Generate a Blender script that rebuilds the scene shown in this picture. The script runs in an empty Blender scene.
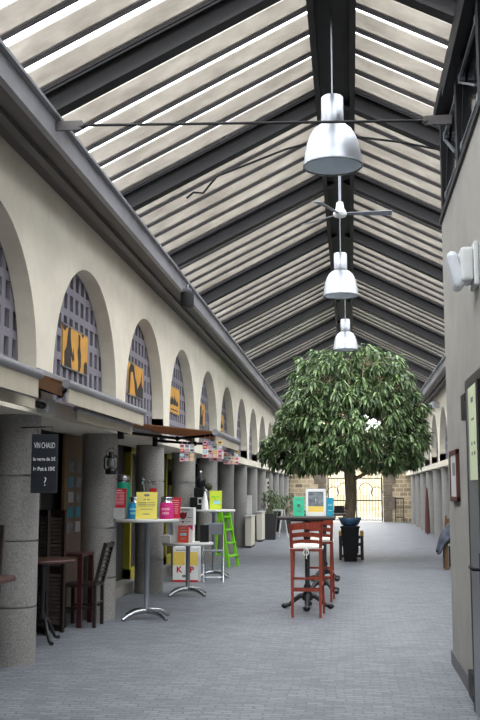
import bpy, bmesh, math, random
from mathutils import Vector, Matrix
random.seed(7)
sc = bpy.context.scene
COL = sc.collection
PI = math.pi

# ------------------------------------------------------------------ materials
def lin(c):
    return tuple(((v/255)/12.92 if v/255 <= .04045 else ((v/255+.055)/1.055)**2.4) for v in c) + (1,)

def mat(name, rgb, rough=.6, metal=0, vary=0, scale=6, rgb2=None, bump=0, bscale=40, spec=None, stretch=None):
    m = bpy.data.materials.new(name); m.use_nodes = True
    nt = m.node_tree; b = nt.nodes['Principled BSDF']
    b.inputs['Base Color'].default_value = lin(rgb)
    b.inputs['Roughness'].default_value = rough
    b.inputs['Metallic'].default_value = metal
    if spec is not None: b.inputs['Specular IOR Level'].default_value = spec
    if vary or rgb2 or bump:
        tc = nt.nodes.new('ShaderNodeTexCoord'); src = tc.outputs['Object']
        if stretch:
            mp = nt.nodes.new('ShaderNodeMapping'); mp.inputs['Scale'].default_value = stretch
            nt.links.new(src, mp.inputs['Vector']); src = mp.outputs['Vector']
        if vary or rgb2:
            n = nt.nodes.new('ShaderNodeTexNoise'); n.inputs['Scale'].default_value = scale
            n.inputs['Detail'].default_value = 6; n.inputs['Roughness'].default_value = .65
            nt.links.new(src, n.inputs['Vector'])
            r = nt.nodes.new('ShaderNodeValToRGB')
            a = rgb2 or tuple(max(0, c*(1-vary)) for c in rgb)
            r.color_ramp.elements[0].position = .32; r.color_ramp.elements[0].color = lin(a)
            r.color_ramp.elements[1].position = .68; r.color_ramp.elements[1].color = lin(rgb)
            nt.links.new(n.outputs['Fac'], r.inputs['Fac']); nt.links.new(r.outputs['Color'], b.inputs['Base Color'])
        if bump:
            n2 = nt.nodes.new('ShaderNodeTexNoise'); n2.inputs['Scale'].default_value = bscale; n2.inputs['Detail'].default_value = 4
            nt.links.new(src, n2.inputs['Vector'])
            bp = nt.nodes.new('ShaderNodeBump'); bp.inputs['Strength'].default_value = bump; bp.inputs['Distance'].default_value = .02
            nt.links.new(n2.outputs['Fac'], bp.inputs['Height']); nt.links.new(bp.outputs['Normal'], b.inputs['Normal'])
    return m

def brickmat(name, c1, c2, mortar, scale, bw, rh, msize, rough, bump, coords='Object', rot=None):
    m = bpy.data.materials.new(name); m.use_nodes = True
    nt = m.node_tree; b = nt.nodes['Principled BSDF']
    tc = nt.nodes.new('ShaderNodeTexCoord'); mp = nt.nodes.new('ShaderNodeMapping')
    if rot: mp.inputs['Rotation'].default_value = rot
    nt.links.new(tc.outputs[coords], mp.inputs['Vector'])
    nz = nt.nodes.new('ShaderNodeTexNoise'); nz.inputs['Scale'].default_value = 5
    nt.links.new(mp.outputs['Vector'], nz.inputs['Vector'])
    wa = nt.nodes.new('ShaderNodeMixRGB'); wa.blend_type = 'LINEAR_LIGHT'; wa.inputs['Fac'].default_value = .05 if coords == 'Object' and rot is None else .022
    nt.links.new(mp.outputs['Vector'], wa.inputs['Color1']); nt.links.new(nz.outputs['Color'], wa.inputs['Color2'])
    br = nt.nodes.new('ShaderNodeTexBrick')
    br.inputs['Color1'].default_value = lin(c1); br.inputs['Color2'].default_value = lin(c2); br.inputs['Mortar'].default_value = lin(mortar)
    br.inputs['Scale'].default_value = scale; br.inputs['Brick Width'].default_value = bw; br.inputs['Row Height'].default_value = rh
    br.inputs['Mortar Size'].default_value = msize; br.inputs['Mortar Smooth'].default_value = .4
    nt.links.new(wa.outputs['Color'], br.inputs['Vector'])
    n3 = nt.nodes.new('ShaderNodeTexNoise'); n3.inputs['Scale'].default_value = 1.3; n3.inputs['Detail'].default_value = 8; n3.inputs['Roughness'].default_value = .7
    nt.links.new(mp.outputs['Vector'], n3.inputs['Vector'])
    rp = nt.nodes.new('ShaderNodeValToRGB'); rp.color_ramp.elements[0].position = .3; rp.color_ramp.elements[0].color = (.78, .78, .78, 1)
    rp.color_ramp.elements[1].position = .7; rp.color_ramp.elements[1].color = (1.05, 1.05, 1.05, 1)
    nt.links.new(n3.outputs['Fac'], rp.inputs['Fac'])
    mx = nt.nodes.new('ShaderNodeMixRGB'); mx.blend_type = 'MULTIPLY'; mx.inputs['Fac'].default_value = 1
    nt.links.new(br.outputs['Color'], mx.inputs['Color1']); nt.links.new(rp.outputs['Color'], mx.inputs['Color2'])
    nt.links.new(mx.outputs['Color'], b.inputs['Base Color'])
    b.inputs['Roughness'].default_value = rough
    bp = nt.nodes.new('ShaderNodeBump'); bp.inputs['Strength'].default_value = bump; bp.inputs['Distance'].default_value = .01; bp.invert = True
    nt.links.new(br.outputs['Fac'], bp.inputs['Height']); nt.links.new(bp.outputs['Normal'], b.inputs['Normal'])
    return m

def boardmat():
    m = bpy.data.materials.new('weathered translucent board'); m.use_nodes = True
    nt = m.node_tree; b = nt.nodes['Principled BSDF']; out = nt.nodes['Material Output']
    tc = nt.nodes.new('ShaderNodeTexCoord'); mp = nt.nodes.new('ShaderNodeMapping'); mp.inputs['Scale'].default_value = (1.2, 3, 1.2)
    nt.links.new(tc.outputs['Object'], mp.inputs['Vector'])
    n = nt.nodes.new('ShaderNodeTexNoise'); n.inputs['Scale'].default_value = 2.2; n.inputs['Detail'].default_value = 8; n.inputs['Roughness'].default_value = .7
    nt.links.new(mp.outputs['Vector'], n.inputs['Vector'])
    r = nt.nodes.new('ShaderNodeValToRGB')
    r.color_ramp.elements[0].position = .3; r.color_ramp.elements[0].color = lin((168, 163, 156))
    r.color_ramp.elements[1].position = .7; r.color_ramp.elements[1].color = lin((200, 196, 189))
    nt.links.new(n.outputs['Fac'], r.inputs['Fac']); nt.links.new(r.outputs['Color'], b.inputs['Base Color'])
    b.inputs['Roughness'].default_value = .45
    tr = nt.nodes.new('ShaderNodeBsdfRefraction'); nt.links.new(r.outputs['Color'], tr.inputs['Color'])
    tr.inputs['Roughness'].default_value = .6; tr.inputs['IOR'].default_value = 1.03
    mx = nt.nodes.new('ShaderNodeMixShader'); mx.inputs['Fac'].default_value = .5
    nt.links.new(b.outputs['BSDF'], mx.inputs[1]); nt.links.new(tr.outputs['BSDF'], mx.inputs[2])
    nt.links.new(mx.outputs['Shader'], out.inputs['Surface'])
    return m

def leafmat(name, dark, light):
    m = bpy.data.materials.new(name); m.use_nodes = True
    nt = m.node_tree; b = nt.nodes['Principled BSDF']; out = nt.nodes['Material Output']
    g = nt.nodes.new('ShaderNodeNewGeometry'); r = nt.nodes.new('ShaderNodeValToRGB')
    r.color_ramp.elements[0].color = lin(dark); r.color_ramp.elements[1].color = lin(light)
    nt.links.new(g.outputs['Random Per Island'], r.inputs['Fac']); nt.links.new(r.outputs['Color'], b.inputs['Base Color'])
    b.inputs['Roughness'].default_value = .46
    tr = nt.nodes.new('ShaderNodeBsdfTranslucent'); nt.links.new(r.outputs['Color'], tr.inputs['Color'])
    mx = nt.nodes.new('ShaderNodeMixShader'); mx.inputs['Fac'].default_value = .22
    nt.links.new(b.outputs['BSDF'], mx.inputs[1]); nt.links.new(tr.outputs['BSDF'], mx.inputs[2]); nt.links.new(mx.outputs['Shader'], out.inputs['Surface'])
    return m

def canvasmat():
    m = mat('brown canvas', (134, 100, 72), .85, vary=.08, scale=6)
    nt = m.node_tree; b = nt.nodes['Principled BSDF']; out = nt.nodes['Material Output']
    tr = nt.nodes.new('ShaderNodeBsdfTranslucent'); tr.inputs['Color'].default_value = lin((176, 134, 98))
    mx = nt.nodes.new('ShaderNodeMixShader'); mx.inputs['Fac'].default_value = .4
    nt.links.new(b.outputs['BSDF'], mx.inputs[1]); nt.links.new(tr.outputs['BSDF'], mx.inputs[2]); nt.links.new(mx.outputs['Shader'], out.inputs['Surface'])
    return m

def glassmat():
    m = mat('dark shop glass', (16, 18, 20), .06)
    return m

M = dict(
    plaster=mat('cream plaster', (230, 223, 205), .85, vary=.07, scale=2.2, bump=.12, bscale=60),
    concrete=mat('grey render', (153, 150, 143), .85, vary=.08, scale=3, bump=.12, bscale=50),
    granite=mat('grey granite', (164, 161, 157), .75, rgb2=(116, 114, 111), scale=70, bump=.05, bscale=120),
    floor=brickmat('blue grey setts', (134, 138, 145), (108, 112, 119), (98, 101, 107), 1, .13, .062, .007, .5, .4),
    stone=brickmat('rubble stone', (208, 188, 154), (146, 128, 104), (214, 200, 172), 1, .36, .19, .03, .9, .5, rot=(PI/2, 0, 0)),
    yellowstone=brickmat('sunny stone', (180, 168, 140), (160, 146, 116), (184, 172, 146), 1, .6, .3, .02, .9, .3, rot=(PI/2, 0, 0)),
    outpave=mat('pale outdoor paving', (150, 144, 134), .9, vary=.1, scale=2),
    steel=mat('dark roof steel', (38, 37, 38), .6, metal=0, vary=.25, scale=5, spec=.3),
    cornice=mat('grey brown cornice', (92, 87, 86), .6, vary=.2, scale=4, stretch=(1, .3, 1)),
    gutter=mat('grey zinc gutter', (140, 140, 144), .45, vary=.12, scale=5),
    board=boardmat(),
    boardedge=mat('board edge', (44, 42, 44), .6),
    lattice=mat('lilac grey lattice', (134, 130, 140), .7, vary=.06, scale=8),
    inner=mat('dim interior plaster', (74, 72, 72), .9, vary=.15, scale=3),
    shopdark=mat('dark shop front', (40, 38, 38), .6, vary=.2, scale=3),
    glass=glassmat(),
    lime_frame=mat('yellow green frame', (158, 150, 42), .5),
    darkframe=mat('dark door frame', (48, 46, 46), .5),
    black=mat('black paint', (20, 20, 22), .5, spec=.25),
    blacksoft=mat('matte black', (30, 30, 33), .75, vary=.2, scale=10),
    iron=mat('black cast iron', (26, 26, 28), .42, bump=.2, bscale=30),
    slate=mat('slate chalkboard', (28, 33, 42), .75, vary=.2, scale=12),
    chalk=mat('white chalk', (226, 228, 230), .9),
    alu=mat('brushed aluminium', (164, 168, 174), .38, metal=1, vary=.12, scale=14, stretch=(1, 1, 6)),
    alu2=mat('spun aluminium', (164, 168, 174), .42, metal=1, vary=.08, scale=3),
    enamel=mat('pale blue white enamel', (236, 246, 255), .3),
    chrome=mat('satin chrome', (190, 193, 198), .25, metal=1),
    galv=mat('grey metal', (136, 140, 146), .4, metal=.7),
    tabletop=mat('off white table top', (208, 208, 204), .35, vary=.03, scale=6),
    louvre=mat('greyed louvre wood', (104, 94, 88), .6, vary=.2, scale=8),
    framered=mat('dark red brown frame', (84, 38, 34), .5),
    acrylic=mat('smoky acrylic', (196, 200, 206), .3),
    lampglass=mat('grey lamp glass', (104, 106, 106), .15),  # one even grey, darker than the frosted lens
    wooddark=mat('dark stained wood', (44, 32, 29), .45, vary=.3, scale=5, stretch=(6, 6, 1)),
    woodred=mat('dark red wood', (66, 16, 20), .4, vary=.25, scale=5, stretch=(6, 6, 1)),
    mahog=mat('red brown mahogany', (154, 62, 40), .4, rgb2=(108, 40, 26), scale=6, stretch=(7, 7, 1)),
    woodmid=mat('brown wood', (122, 90, 58), .5, vary=.25, scale=5, stretch=(6, 6, 1)),
    woodtop=mat('worn brown table top', (86, 56, 48), .4, vary=.2, scale=5),
    cushion=mat('white cotton cushion', (226, 222, 214), .9, bump=.2, bscale=20),
    canvasbrown=canvasmat(),
    canvasbeige=mat('beige canvas', (190, 182, 162), .85, vary=.06, scale=5),
    whitebox=mat('white casing', (204, 206, 206), .5),
    white=mat('white card', (232, 232, 230), .7),
    offwhite=mat('greyish card', (196, 196, 194), .7),
    orange=mat('amber poster', (222, 164, 72), .6, vary=.12, scale=3),
    ink=mat('poster black', (44, 40, 38), .7),
    red=mat('red card', (206, 44, 58), .55),
    redink=mat('red ink', (196, 30, 34), .6),
    crest=mat('dark red crest', (140, 22, 34), .6),
    leaflet=mat('orange red leaflet', (214, 74, 44), .5),
    pinkc=mat('hot pink', (216, 44, 130), .5),
    palepink=mat('pale pink', (236, 186, 196), .6),
    yellow=mat('yellow card', (238, 222, 104), .6),
    yellow2=mat('mustard yellow card', (234, 204, 96), .6),
    blue=mat('bright blue paint', (24, 146, 196), .4),
    teal=mat('teal green paint', (24, 168, 134), .4),
    greencard=mat('mint green card', (62, 196, 152), .6),
    cyancard=mat('cyan card', (26, 150, 176), .6),
    lime=mat('lime green paint', (128, 208, 34), .4),
    limecard=mat('lime card', (198, 216, 52), .55),
    paleblue=mat('pale blue print', (150, 206, 214), .6),
    greytext=mat('grey print', (120, 120, 118), .8),
    bark=mat('brown bark', (168, 148, 124), .9, vary=.35, scale=14, bump=.6, bscale=30, stretch=(1, 1, .3)),
    leaf=leafmat('glossy green leaf', (30, 54, 30), (138, 164, 108)),  # random leaf greens; the pale end also paints in highlights
    leaf2=leafmat('shrub leaf', (44, 66, 40), (120, 140, 96)),
    potblack=mat('black glazed planter', (14, 14, 16), .35, spec=.2),
    bluebowl=mat('dark blue plastic', (52, 80, 110), .4),
    brass=mat('yellow brass', (206, 170, 92), .35, metal=.6),
    planter=mat('anthracite planter', (58, 56, 58), .6, vary=.12, scale=8),
    cream=mat('cream panel', (216, 210, 194), .7),
    jacket=mat('slate blue cloth', (92, 98, 112), .85, rgb2=(52, 56, 66), scale=9),
    parasol=mat('dark red canvas', (98, 60, 54), .85),
    notice=mat('pale green notice', (206, 216, 178), .6),
    lensglass=mat('frosted lens', (208, 213, 218), .2),
    olive=mat('dark olive ball', (58, 60, 34), .8, bump=.6, bscale=60),
    photo=mat('grey photograph print', (150, 160, 166), .5, rgb2=(70, 74, 76), scale=14),
    clearglass=mat('window pane', (24, 27, 30), .08, spec=.2),
)

# ------------------------------------------------------------------ mesh builder
class MB:
    def __init__(s): s.v = []; s.f = []; s.smooth = set()
    def add(s, vs, fs, smooth=False):
        o = len(s.v); s.v += [tuple(v) for v in vs]
        for f in fs:
            if smooth: s.smooth.add(len(s.f))
            s.f.append(tuple(i+o for i in f))
        return s
    def box(s, x0, x1, y0, y1, z0, z1, mtx=None):
        vs = [Vector(p) for p in ((x0,y0,z0),(x1,y0,z0),(x1,y1,z0),(x0,y1,z0),(x0,y0,z1),(x1,y0,z1),(x1,y1,z1),(x0,y1,z1))]
        if mtx is not None: vs = [mtx @ v for v in vs]
        return s.add(vs, [(0,3,2,1),(4,5,6,7),(0,1,5,4),(1,2,6,5),(2,3,7,6),(3,0,4,7)])
    def hexa(s, vs):      # 4 bottom + 4 top
        return s.add(vs, [(0,3,2,1),(4,5,6,7),(0,1,5,4),(1,2,6,5),(2,3,7,6),(3,0,4,7)])
    def bar(s, a, b, w, t, up=(0,0,1)):   # rectangular bar from a to b
        a, b = Vector(a), Vector(b); d = (b-a).normalized(); u = Vector(up)
        if abs(d.dot(u)) > .98: u = Vector((0,1,0))
        sx = d.cross(u).normalized(); sz = sx.cross(d).normalized()
        q = [(-w/2,-t/2),(w/2,-t/2),(w/2,t/2),(-w/2,t/2)]
        return s.hexa([a+sx*x+sz*z for x, z in q]+[b+sx*x+sz*z for x, z in q])
    def tube(s, pts, r, n=10, cap=True):
        pts = [Vector(p) for p in pts]; rs = r if isinstance(r, (list, tuple)) else [r]*len(pts)
        vs = []; prev = None
        for i, p in enumerate(pts):
            d = (pts[min(i+1, len(pts)-1)]-pts[max(i-1, 0)]).normalized()
            if prev is None:
                u = Vector((0,0,1)) if abs(d.z) < .9 else Vector((1,0,0))
                x = d.cross(u).normalized()
            else:
                x = (prev-d*prev.dot(d)).normalized()
            prev = x; y = d.cross(x)
            for k in range(n):
                a = 2*PI*k/n; vs.append(p+(x*math.cos(a)+y*math.sin(a))*rs[i])
        fs = [(i*n+k, i*n+(k+1) % n, (i+1)*n+(k+1) % n, (i+1)*n+k) for i in range(len(pts)-1) for k in range(n)]
        s.add(vs, fs, True)
        if cap:
            s.add(vs[:n], [tuple(reversed(range(n)))]); s.add(vs[-n:], [tuple(range(n))])
        return s
    def lathe(s, prof, c=(0,0,0), n=24, smooth=True, cap=True):
        vs = []
        for r, z in prof:
            for k in range(n):
                a = 2*PI*k/n; vs.append((c[0]+r*math.cos(a), c[1]+r*math.sin(a), c[2]+z))
        fs = [(i*n+k, i*n+(k+1) % n, (i+1)*n+(k+1) % n, (i+1)*n+k) for i in range(len(prof)-1) for k in range(n)]
        o = len(s.v); s.add(vs, fs, smooth)
        if cap:
            s.add(vs[:n], [tuple(reversed(range(n)))]); s.add(vs[-n:], [tuple(range(n))])
        return s
    def prism(s, poly, fn, t0, t1):       # poly of (u,v); fn(u,v,t) -> point
        n = len(poly)
        vs = [fn(u, v, t0) for u, v in poly]+[fn(u, v, t1) for u, v in poly]
        return s.add(vs, [tuple(reversed(range(n))), tuple(range(n, 2*n))]+[(i, (i+1) % n, n+(i+1) % n, n+i) for i in range(n)])
    def ball(s, c, r, n=12, m=8, sz=1):
        prof = [(max(1e-4, r*math.sin(PI*i/m)), -r*sz*math.cos(PI*i/m)) for i in range(m+1)]
        return s.lathe(prof, c, n)
    def build(s, name, material, parent=None, loc=None, bevel=0, double=False):
        me = bpy.data.meshes.new(name); me.from_pydata(s.v, [], s.f)
        bm = bmesh.new(); bm.from_mesh(me); bmesh.ops.recalc_face_normals(bm, faces=bm.faces) if not double else None
        bm.to_mesh(me); bm.free()
        for i, p in enumerate(me.polygons): p.use_smooth = i in s.smooth
        me.materials.append(material if not isinstance(material, str) else M[material])
        o = bpy.data.objects.new(name, me); COL.objects.link(o)
        if parent is not None: o.parent = parent
        if loc: o.location = loc
        if bevel:
            b = o.modifiers.new('bevel', 'BEVEL'); b.width = bevel; b.segments = 2; b.limit_method = 'ANGLE'; b.angle_limit = math.radians(50)
        return o

def thing(name, label, cat, loc=(0,0,0), rz=0, group=None):
    o = bpy.data.objects.new(name, None); COL.objects.link(o); o.location = loc; o.rotation_euler = (0, 0, rz)
    o.empty_display_size = .1
    o['label'] = label; o['category'] = cat
    if group: o['group'] = group
    return o
def tag(o, label, cat, group=None):
    o['label'] = label; o['category'] = cat
    if group: o['group'] = group
    return o
def struct(o, label=None, cat=None, group=None):
    o['kind'] = 'structure'
    if label: o['label'] = label
    if cat: o['category'] = cat
    if group: o['group'] = group
    return o
def dup(root, loc, rz=None, label=None):
    def cp(o, par):
        c = o.copy(); COL.objects.link(c)
        if par is not None: c.parent = par
        for ch in o.children: cp(ch, c)
        return c
    r = cp(root, None); r.location = loc
    if rz is not None: r.rotation_euler = (0, 0, rz)
    if label: r['label'] = label
    return r
def lettering(name, text, size, material, parent, mtx, align='CENTER', depth=.0008, bold=0):
    cu = bpy.data.curves.new(name, 'FONT'); cu.body = text; cu.size = size; cu.align_x = align; cu.align_y = 'CENTER'; cu.extrude = depth; cu.offset = bold
    tmp = bpy.data.objects.new(name, cu); COL.objects.link(tmp)
    dg = bpy.context.evaluated_depsgraph_get(); dg.update()
    me = bpy.data.meshes.new_from_object(tmp.evaluated_get(dg))
    bpy.data.objects.remove(tmp); bpy.data.curves.remove(cu)
    me.materials.clear(); me.materials.append(M[material]); me.name = name
    o = bpy.data.objects.new(name, me); COL.objects.link(o); o.parent = parent; o.matrix_local = mtx
    return o
def facing(x, y, z, rz=0, tilt=0):   # text plane facing -Y
    return Matrix.Translation((x, y, z)) @ Matrix.Rotation(rz, 4, 'Z') @ Matrix.Rotation(PI/2+tilt, 4, 'X')
def T(x, y, z, rx=0, ry=0, rz=0):
    return Matrix.Translation((x, y, z)) @ Matrix.Rotation(rz, 4, 'Z') @ Matrix.Rotation(ry, 4, 'Y') @ Matrix.Rotation(rx, 4, 'X')
ORD = 'first second third fourth fifth sixth seventh eighth ninth tenth eleventh twelfth thirteenth fourteenth fifteenth sixteenth seventeenth eighteenth'.split()

# ------------------------------------------------------------------ hall dimensions
XL, XR = -2.6, 2.45          # faces of the two arcade walls
PY0, PITCH = 8.3, 2.87       # first pillar and spacing
WTOP = 4.1; SPRING = 2.41; RAD = 1.2
YEND = 45.7; YB = -8.6     # far end, and the end behind the camera
pier = lambda n: PY0+PITCH*n

# floor
m = MB(); m.box(-3.4, 3.3, YB-.2, YEND+.3, -.1, 0); struct(m.build('floor', 'floor'))
m = MB(); m.box(-9, 9, YEND+.3, 60, -.12, -.005); struct(m.build('ground', 'outpave'))

# arcade walls
def arcade(X, s, n0, n1, ya, yb):
    m = MB(); t = .16
    def slab(y0, y1, z0, z1): m.box(min(X, X+s*t), max(X, X+s*t), y0, y1, z0, z1)
    cur = ya
    for n in range(n0, n1+1):
        c = pier(n)+PITCH/2           # arch centre after pier n
        a, b = c-RAD, c+RAD
        if b > yb: break
        slab(cur, a, 2.2, WTOP)
        N = 28
        ys = [c-RAD*math.cos(PI*i/N) for i in range(N+1)]
        zs = [SPRING+RAD*math.sin(PI*i/N) for i in range(N+1)]
        for i in range(N):
            f0, f1 = X, X+s*t
            vs = [(f0, ys[i], zs[i]), (f0, ys[i+1], zs[i+1]), (f0, ys[i+1], WTOP), (f0, ys[i], WTOP),
                  (f1, ys[i], zs[i]), (f1, ys[i+1], zs[i+1]), (f1, ys[i+1], WTOP), (f1, ys[i], WTOP)]
            m.add(vs, [(0,1,2,3), (7,6,5,4), (0,4,5,1), (2,6,7,3)])
        for y0, y1 in ((a, a), (b, b)):
            m.add([(X, y0, 2.2), (X+s*t, y0, 2.2), (X+s*t, y0, SPRING), (X, y0, SPRING)], [(0,1,2,3)])
        cur = b
    slab(cur, yb, 2.2, WTOP)
    m.box(min(X, X+s*.62), max(X, X+s*.62), ya, yb, 2.05, 2.2)      # lintel over the pillars
    return m
struct(arcade(XL, -1, -5, 11, YB, YEND).build('wall_left', 'plaster', double=False))
struct(arcade(XR, 1, 0, 11, 8.9, YEND).build('wall_right', 'plaster'))

def window(X, s, n):
    c = pier(n)+PITCH/2
    m = MB(); x0, x1 = sorted((X+s*.165, X+s*.20))
    px, pz, sw, sh = .2, .23, .112, .155
    z0 = 2.2
    zt = SPRING+RAD+.02
    # horizontal bars
    k = 0; z = z0
    while z < zt:
        m.box(x0, x1, c-RAD-.03, c+RAD+.03, z, min(z+(pz-sh), zt)); z += pz
    y = c-RAD-.03
    while y < c+RAD:
        h = SPRING+math.sqrt(max(0, (RAD+.1)**2-(y+.05-c)**2)) if abs(y+.05-c) < RAD+.1 else SPRING
        m.box(x0+.001, x1-.001, y, y+(px-sw), z0, min(zt, h)); y += px
    o = m.build('window_%d' % (window.i), 'lattice'); window.i += 1
    return struct(o)
window.i = 1
for n in range(-5, 12): window(XL, -1, n)
for n in range(2, 12): window(XR, 1, n)

# pillars: stacked granite drums with narrow joints
def pillar_mesh():
    m = MB(); js = [0, .46, 1.0, 1.54, 2.05]
    for a, b in zip(js, js[1:]):
        lo, hi = (a if a == 0 else a+.007), (b if b == 2.05 else b-.007)
        m.lathe([(.2, lo), (.2, hi)], n=40)
        if b < 2.05: m.lathe([(.184, b-.01), (.184, b+.01)], n=40, cap=False)
    return m
pl = pillar_mesh().build('pillar', 'granite')
struct(pl, 'grey granite drum pillar behind the hanging chalkboard', 'pillar', 'granite pillars of the shop arcade')
pl.location = (-2.83, pier(0), 0)
notes = ['grey granite pillar carrying the storm lantern', 'grey granite pillar behind the high table with the milk churns']
for n in list(range(1, 13))+[-1]:
    p = pl.copy(); COL.objects.link(p); p.location = (-2.83, pier(n), 0)
    p['label'] = notes[n-1] if 0 < n < 3 else ('granite pillar nearest the camera, before the chalkboard pillar' if n < 0 else 'grey granite pillar of the shop arcade, %s one beyond the chalkboard' % ORD[n-1])
first = None
for n in range(1, 13):
    p = pl.copy(); COL.objects.link(p); p.location = (2.70, pier(n), 0)
    p['label'] = 'grey granite pillar of the shopless colonnade, %s counting back from the gate' % ORD[12-n]
    p['group'] = 'granite pillars of the shopless colonnade'

# recess behind the pillars, with shop fronts
m = MB(); m.box(-3.4, -3.3, YB, YEND, 0, 4.2); m.box(-3.3, -3.22, YB, YEND, 2.06, 2.2); m.box(-3.4, XL-.16, YB, YEND, 4.12, 4.2)  # last box is an unseen lid added to stop sky light behind the lattice
struct(m.build('wall_left_inner', 'shopdark'))
m = MB(); m.box(-3.3, -3.08, 12, YEND, 0, .14); struct(m.build('trim_5', 'concrete'))
m = MB(); m.box(3.2, 3.3, 8.9, YEND, 0, 4.2); m.box(3.07, 3.2, 8.9, YEND, 2.06, 2.2); m.box(XR+.16, 3.3, 8.9, YEND, 4.12, 4.2)  # same added lid against sky light on the colonnade side
struct(m.build('wall_right_inner', 'concrete'))
for i in range(0, 13):
    y0, y1 = pier(i)+.42, pier(i)+2.45
    if i == 0: y0, y1 = pier(i)+.3, pier(i)+1.9
    lf = i in (2, 3)
    fr = MB(); w = .09
    for a, b in ((y0, y0+w), (y1-w, y1), ((y0+y1)/2-.04, (y0+y1)/2+.04)): fr.box(-3.3, -3.2, a, b, .1, 2.05)
    fr.box(-3.3, -3.2, y0, y1, 1.97, 2.05); fr.box(-3.3, -3.2, y0, y1, .1, .28)
    d = struct(fr.build('door_%d' % (i+2), 'lime_frame' if lf else 'darkframe'))
    g = MB().box(-3.28, -3.26, y0+w, y1-w, .28, 1.97).build('pane', 'glass', d)

# cornices and gutters
def cornice(X, s, ya, yb, name):
    m = MB()
    xi = X-s*.40
    m.hexa([(X, ya, 4.08), (xi, ya, 4.02), (xi, yb, 4.02), (X, yb, 4.08), (X, ya, 4.3), (xi, ya, 4.12), (xi, yb, 4.12), (X, yb, 4.3)])
    m.bar((X-s*.2, ya, 4.03), (X-s*.2, yb, 4.03), .07, .05)
    o = struct(m.build(name, 'cornice'))
    g = MB(); 
    g.box(min(xi, xi-s*.05), max(xi, xi-s*.05), ya, yb, 4.0, 4.17); g.box(min(xi+s*.05, xi-s*.09), max(xi+s*.05, xi-s*.09), ya, yb, 4.16, 4.185)
    g.build('gutter_lip', 'gutter', o)
    return o
cornice(XL, -1, YB, YEND, 'trim_1')
cornice(XR, 1, 8.9, YEND, 'trim_2')

# ------------------------------------------------------------------ roof
XRG = -.1                      # ridge line
EL, ER, ZE, ZR = -2.42, 2.22, 4.14, 5.22
HW = .17
def slope(side):
    a = Vector((EL, 0, ZE)) if side < 0 else Vector((ER, 0, ZE))
    b = Vector((XRG+side*HW, 0, ZR))
    d = (b-a); L = d.length; d.normalize()
    nrm = Vector((-d.z, 0, d.x)) if side < 0 else Vector((d.z, 0, -d.x))
    return a, d, L, nrm
BAY = 2.6; R0 = 1.8-4*BAY
ROWS = 22
def boards(side):
    a, d, L, n = slope(side)
    m = MB(); e = MB()
    pitch = BAY/6; w = .19; h = .055; t = .010
    for k in range(ROWS-1):
        for j in range(6):
            y0 = R0+k*BAY+j*pitch+.13
            p = lambda s, y, q: tuple(a+d*s+n*q+Vector((0, y, 0)))
            yy = y0
            LL = L+.12
            m.hexa([p(0, yy, .12+h), p(LL, yy, .12+h), p(LL, yy+w, .12), p(0, yy+w, .12),
                    p(0, yy, .12+h+t), p(LL, yy, .12+h+t), p(LL, yy+w, .12+t), p(0, yy+w, .12+t)])
            for yb, zb in ((yy+w, .12),):
                e.hexa([p(0, yb, zb-.024), p(LL, yb, zb-.024), p(LL, yb+.018, zb-.024), p(0, yb+.018, zb-.024),
                    p(0, yb, zb+t+.008), p(LL, yb, zb+t+.008), p(LL, yb+.018, zb+t+.008), p(0, yb+.018, zb+t+.008)])
    return m, e
for side, nm in ((-1, 'ceiling'), (1, 'ceiling')):
    m, e = boards(side)
    o = struct(m.build(nm, 'board')); e.build('board_edge', 'boardedge', o)
for k in range(ROWS):
    y = R0+BAY*k
    for side in (-1, 1):
        a, d, L, n = slope(side)
        m = MB(); W = .13
        p = lambda s, yy, q: tuple(a+d*s+n*q+Vector((0, yy, 0)))
        def web(y0, y1, q0, q1): m.hexa([p(-.02, y0, q0), p(L+.1, y0, q0), p(L+.1, y1, q0), p(-.02, y1, q0), p(-.02, y0, q1), p(L+.1, y0, q1), p(L+.1, y1, q1), p(-.02, y1, q1)])
        web(y-W/2, y+W/2, -.06, -.035); web(y-.02, y+.02, -.035, .11); web(y-W/2, y+W/2, .095, .12)
        struct(m.build('roof_beam', 'steel'), None)
m = MB(); m.box(XRG-HW-.01, XRG+HW+.01, YB-.2, YEND+.3, ZR+.02, ZR+.34); m.box(XRG-HW-.02, XRG-HW+.03, YB-.2, YEND+.3, ZR-.08, ZR+.02); m.box(XRG+HW-.03, XRG+HW+.02, YB-.2, YEND+.3, ZR-.08, ZR+.02)
struct(m.build('trim_3', 'steel'))

# ------------------------------------------------------------------ near block (side office) with clerestory
BX, BY = .82, 8.65
m = MB(); m.box(BX, BX+.2, YB, BY, 0, 3.72); m.box(BX+.2, XR+.7, BY-.2, BY, 0, 3.72)
m.box(BX+.2, XR+.7, YB, BY-.2, 3.6, 3.72)
struct(m.build('wall_right_near', 'concrete'))
m = MB(); m.box(BX-.015, BX, YB, BY+.012, 0, .11); struct(m.build('baseboard_right', mat('grey skirting', (98, 98, 102), .6)))
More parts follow.
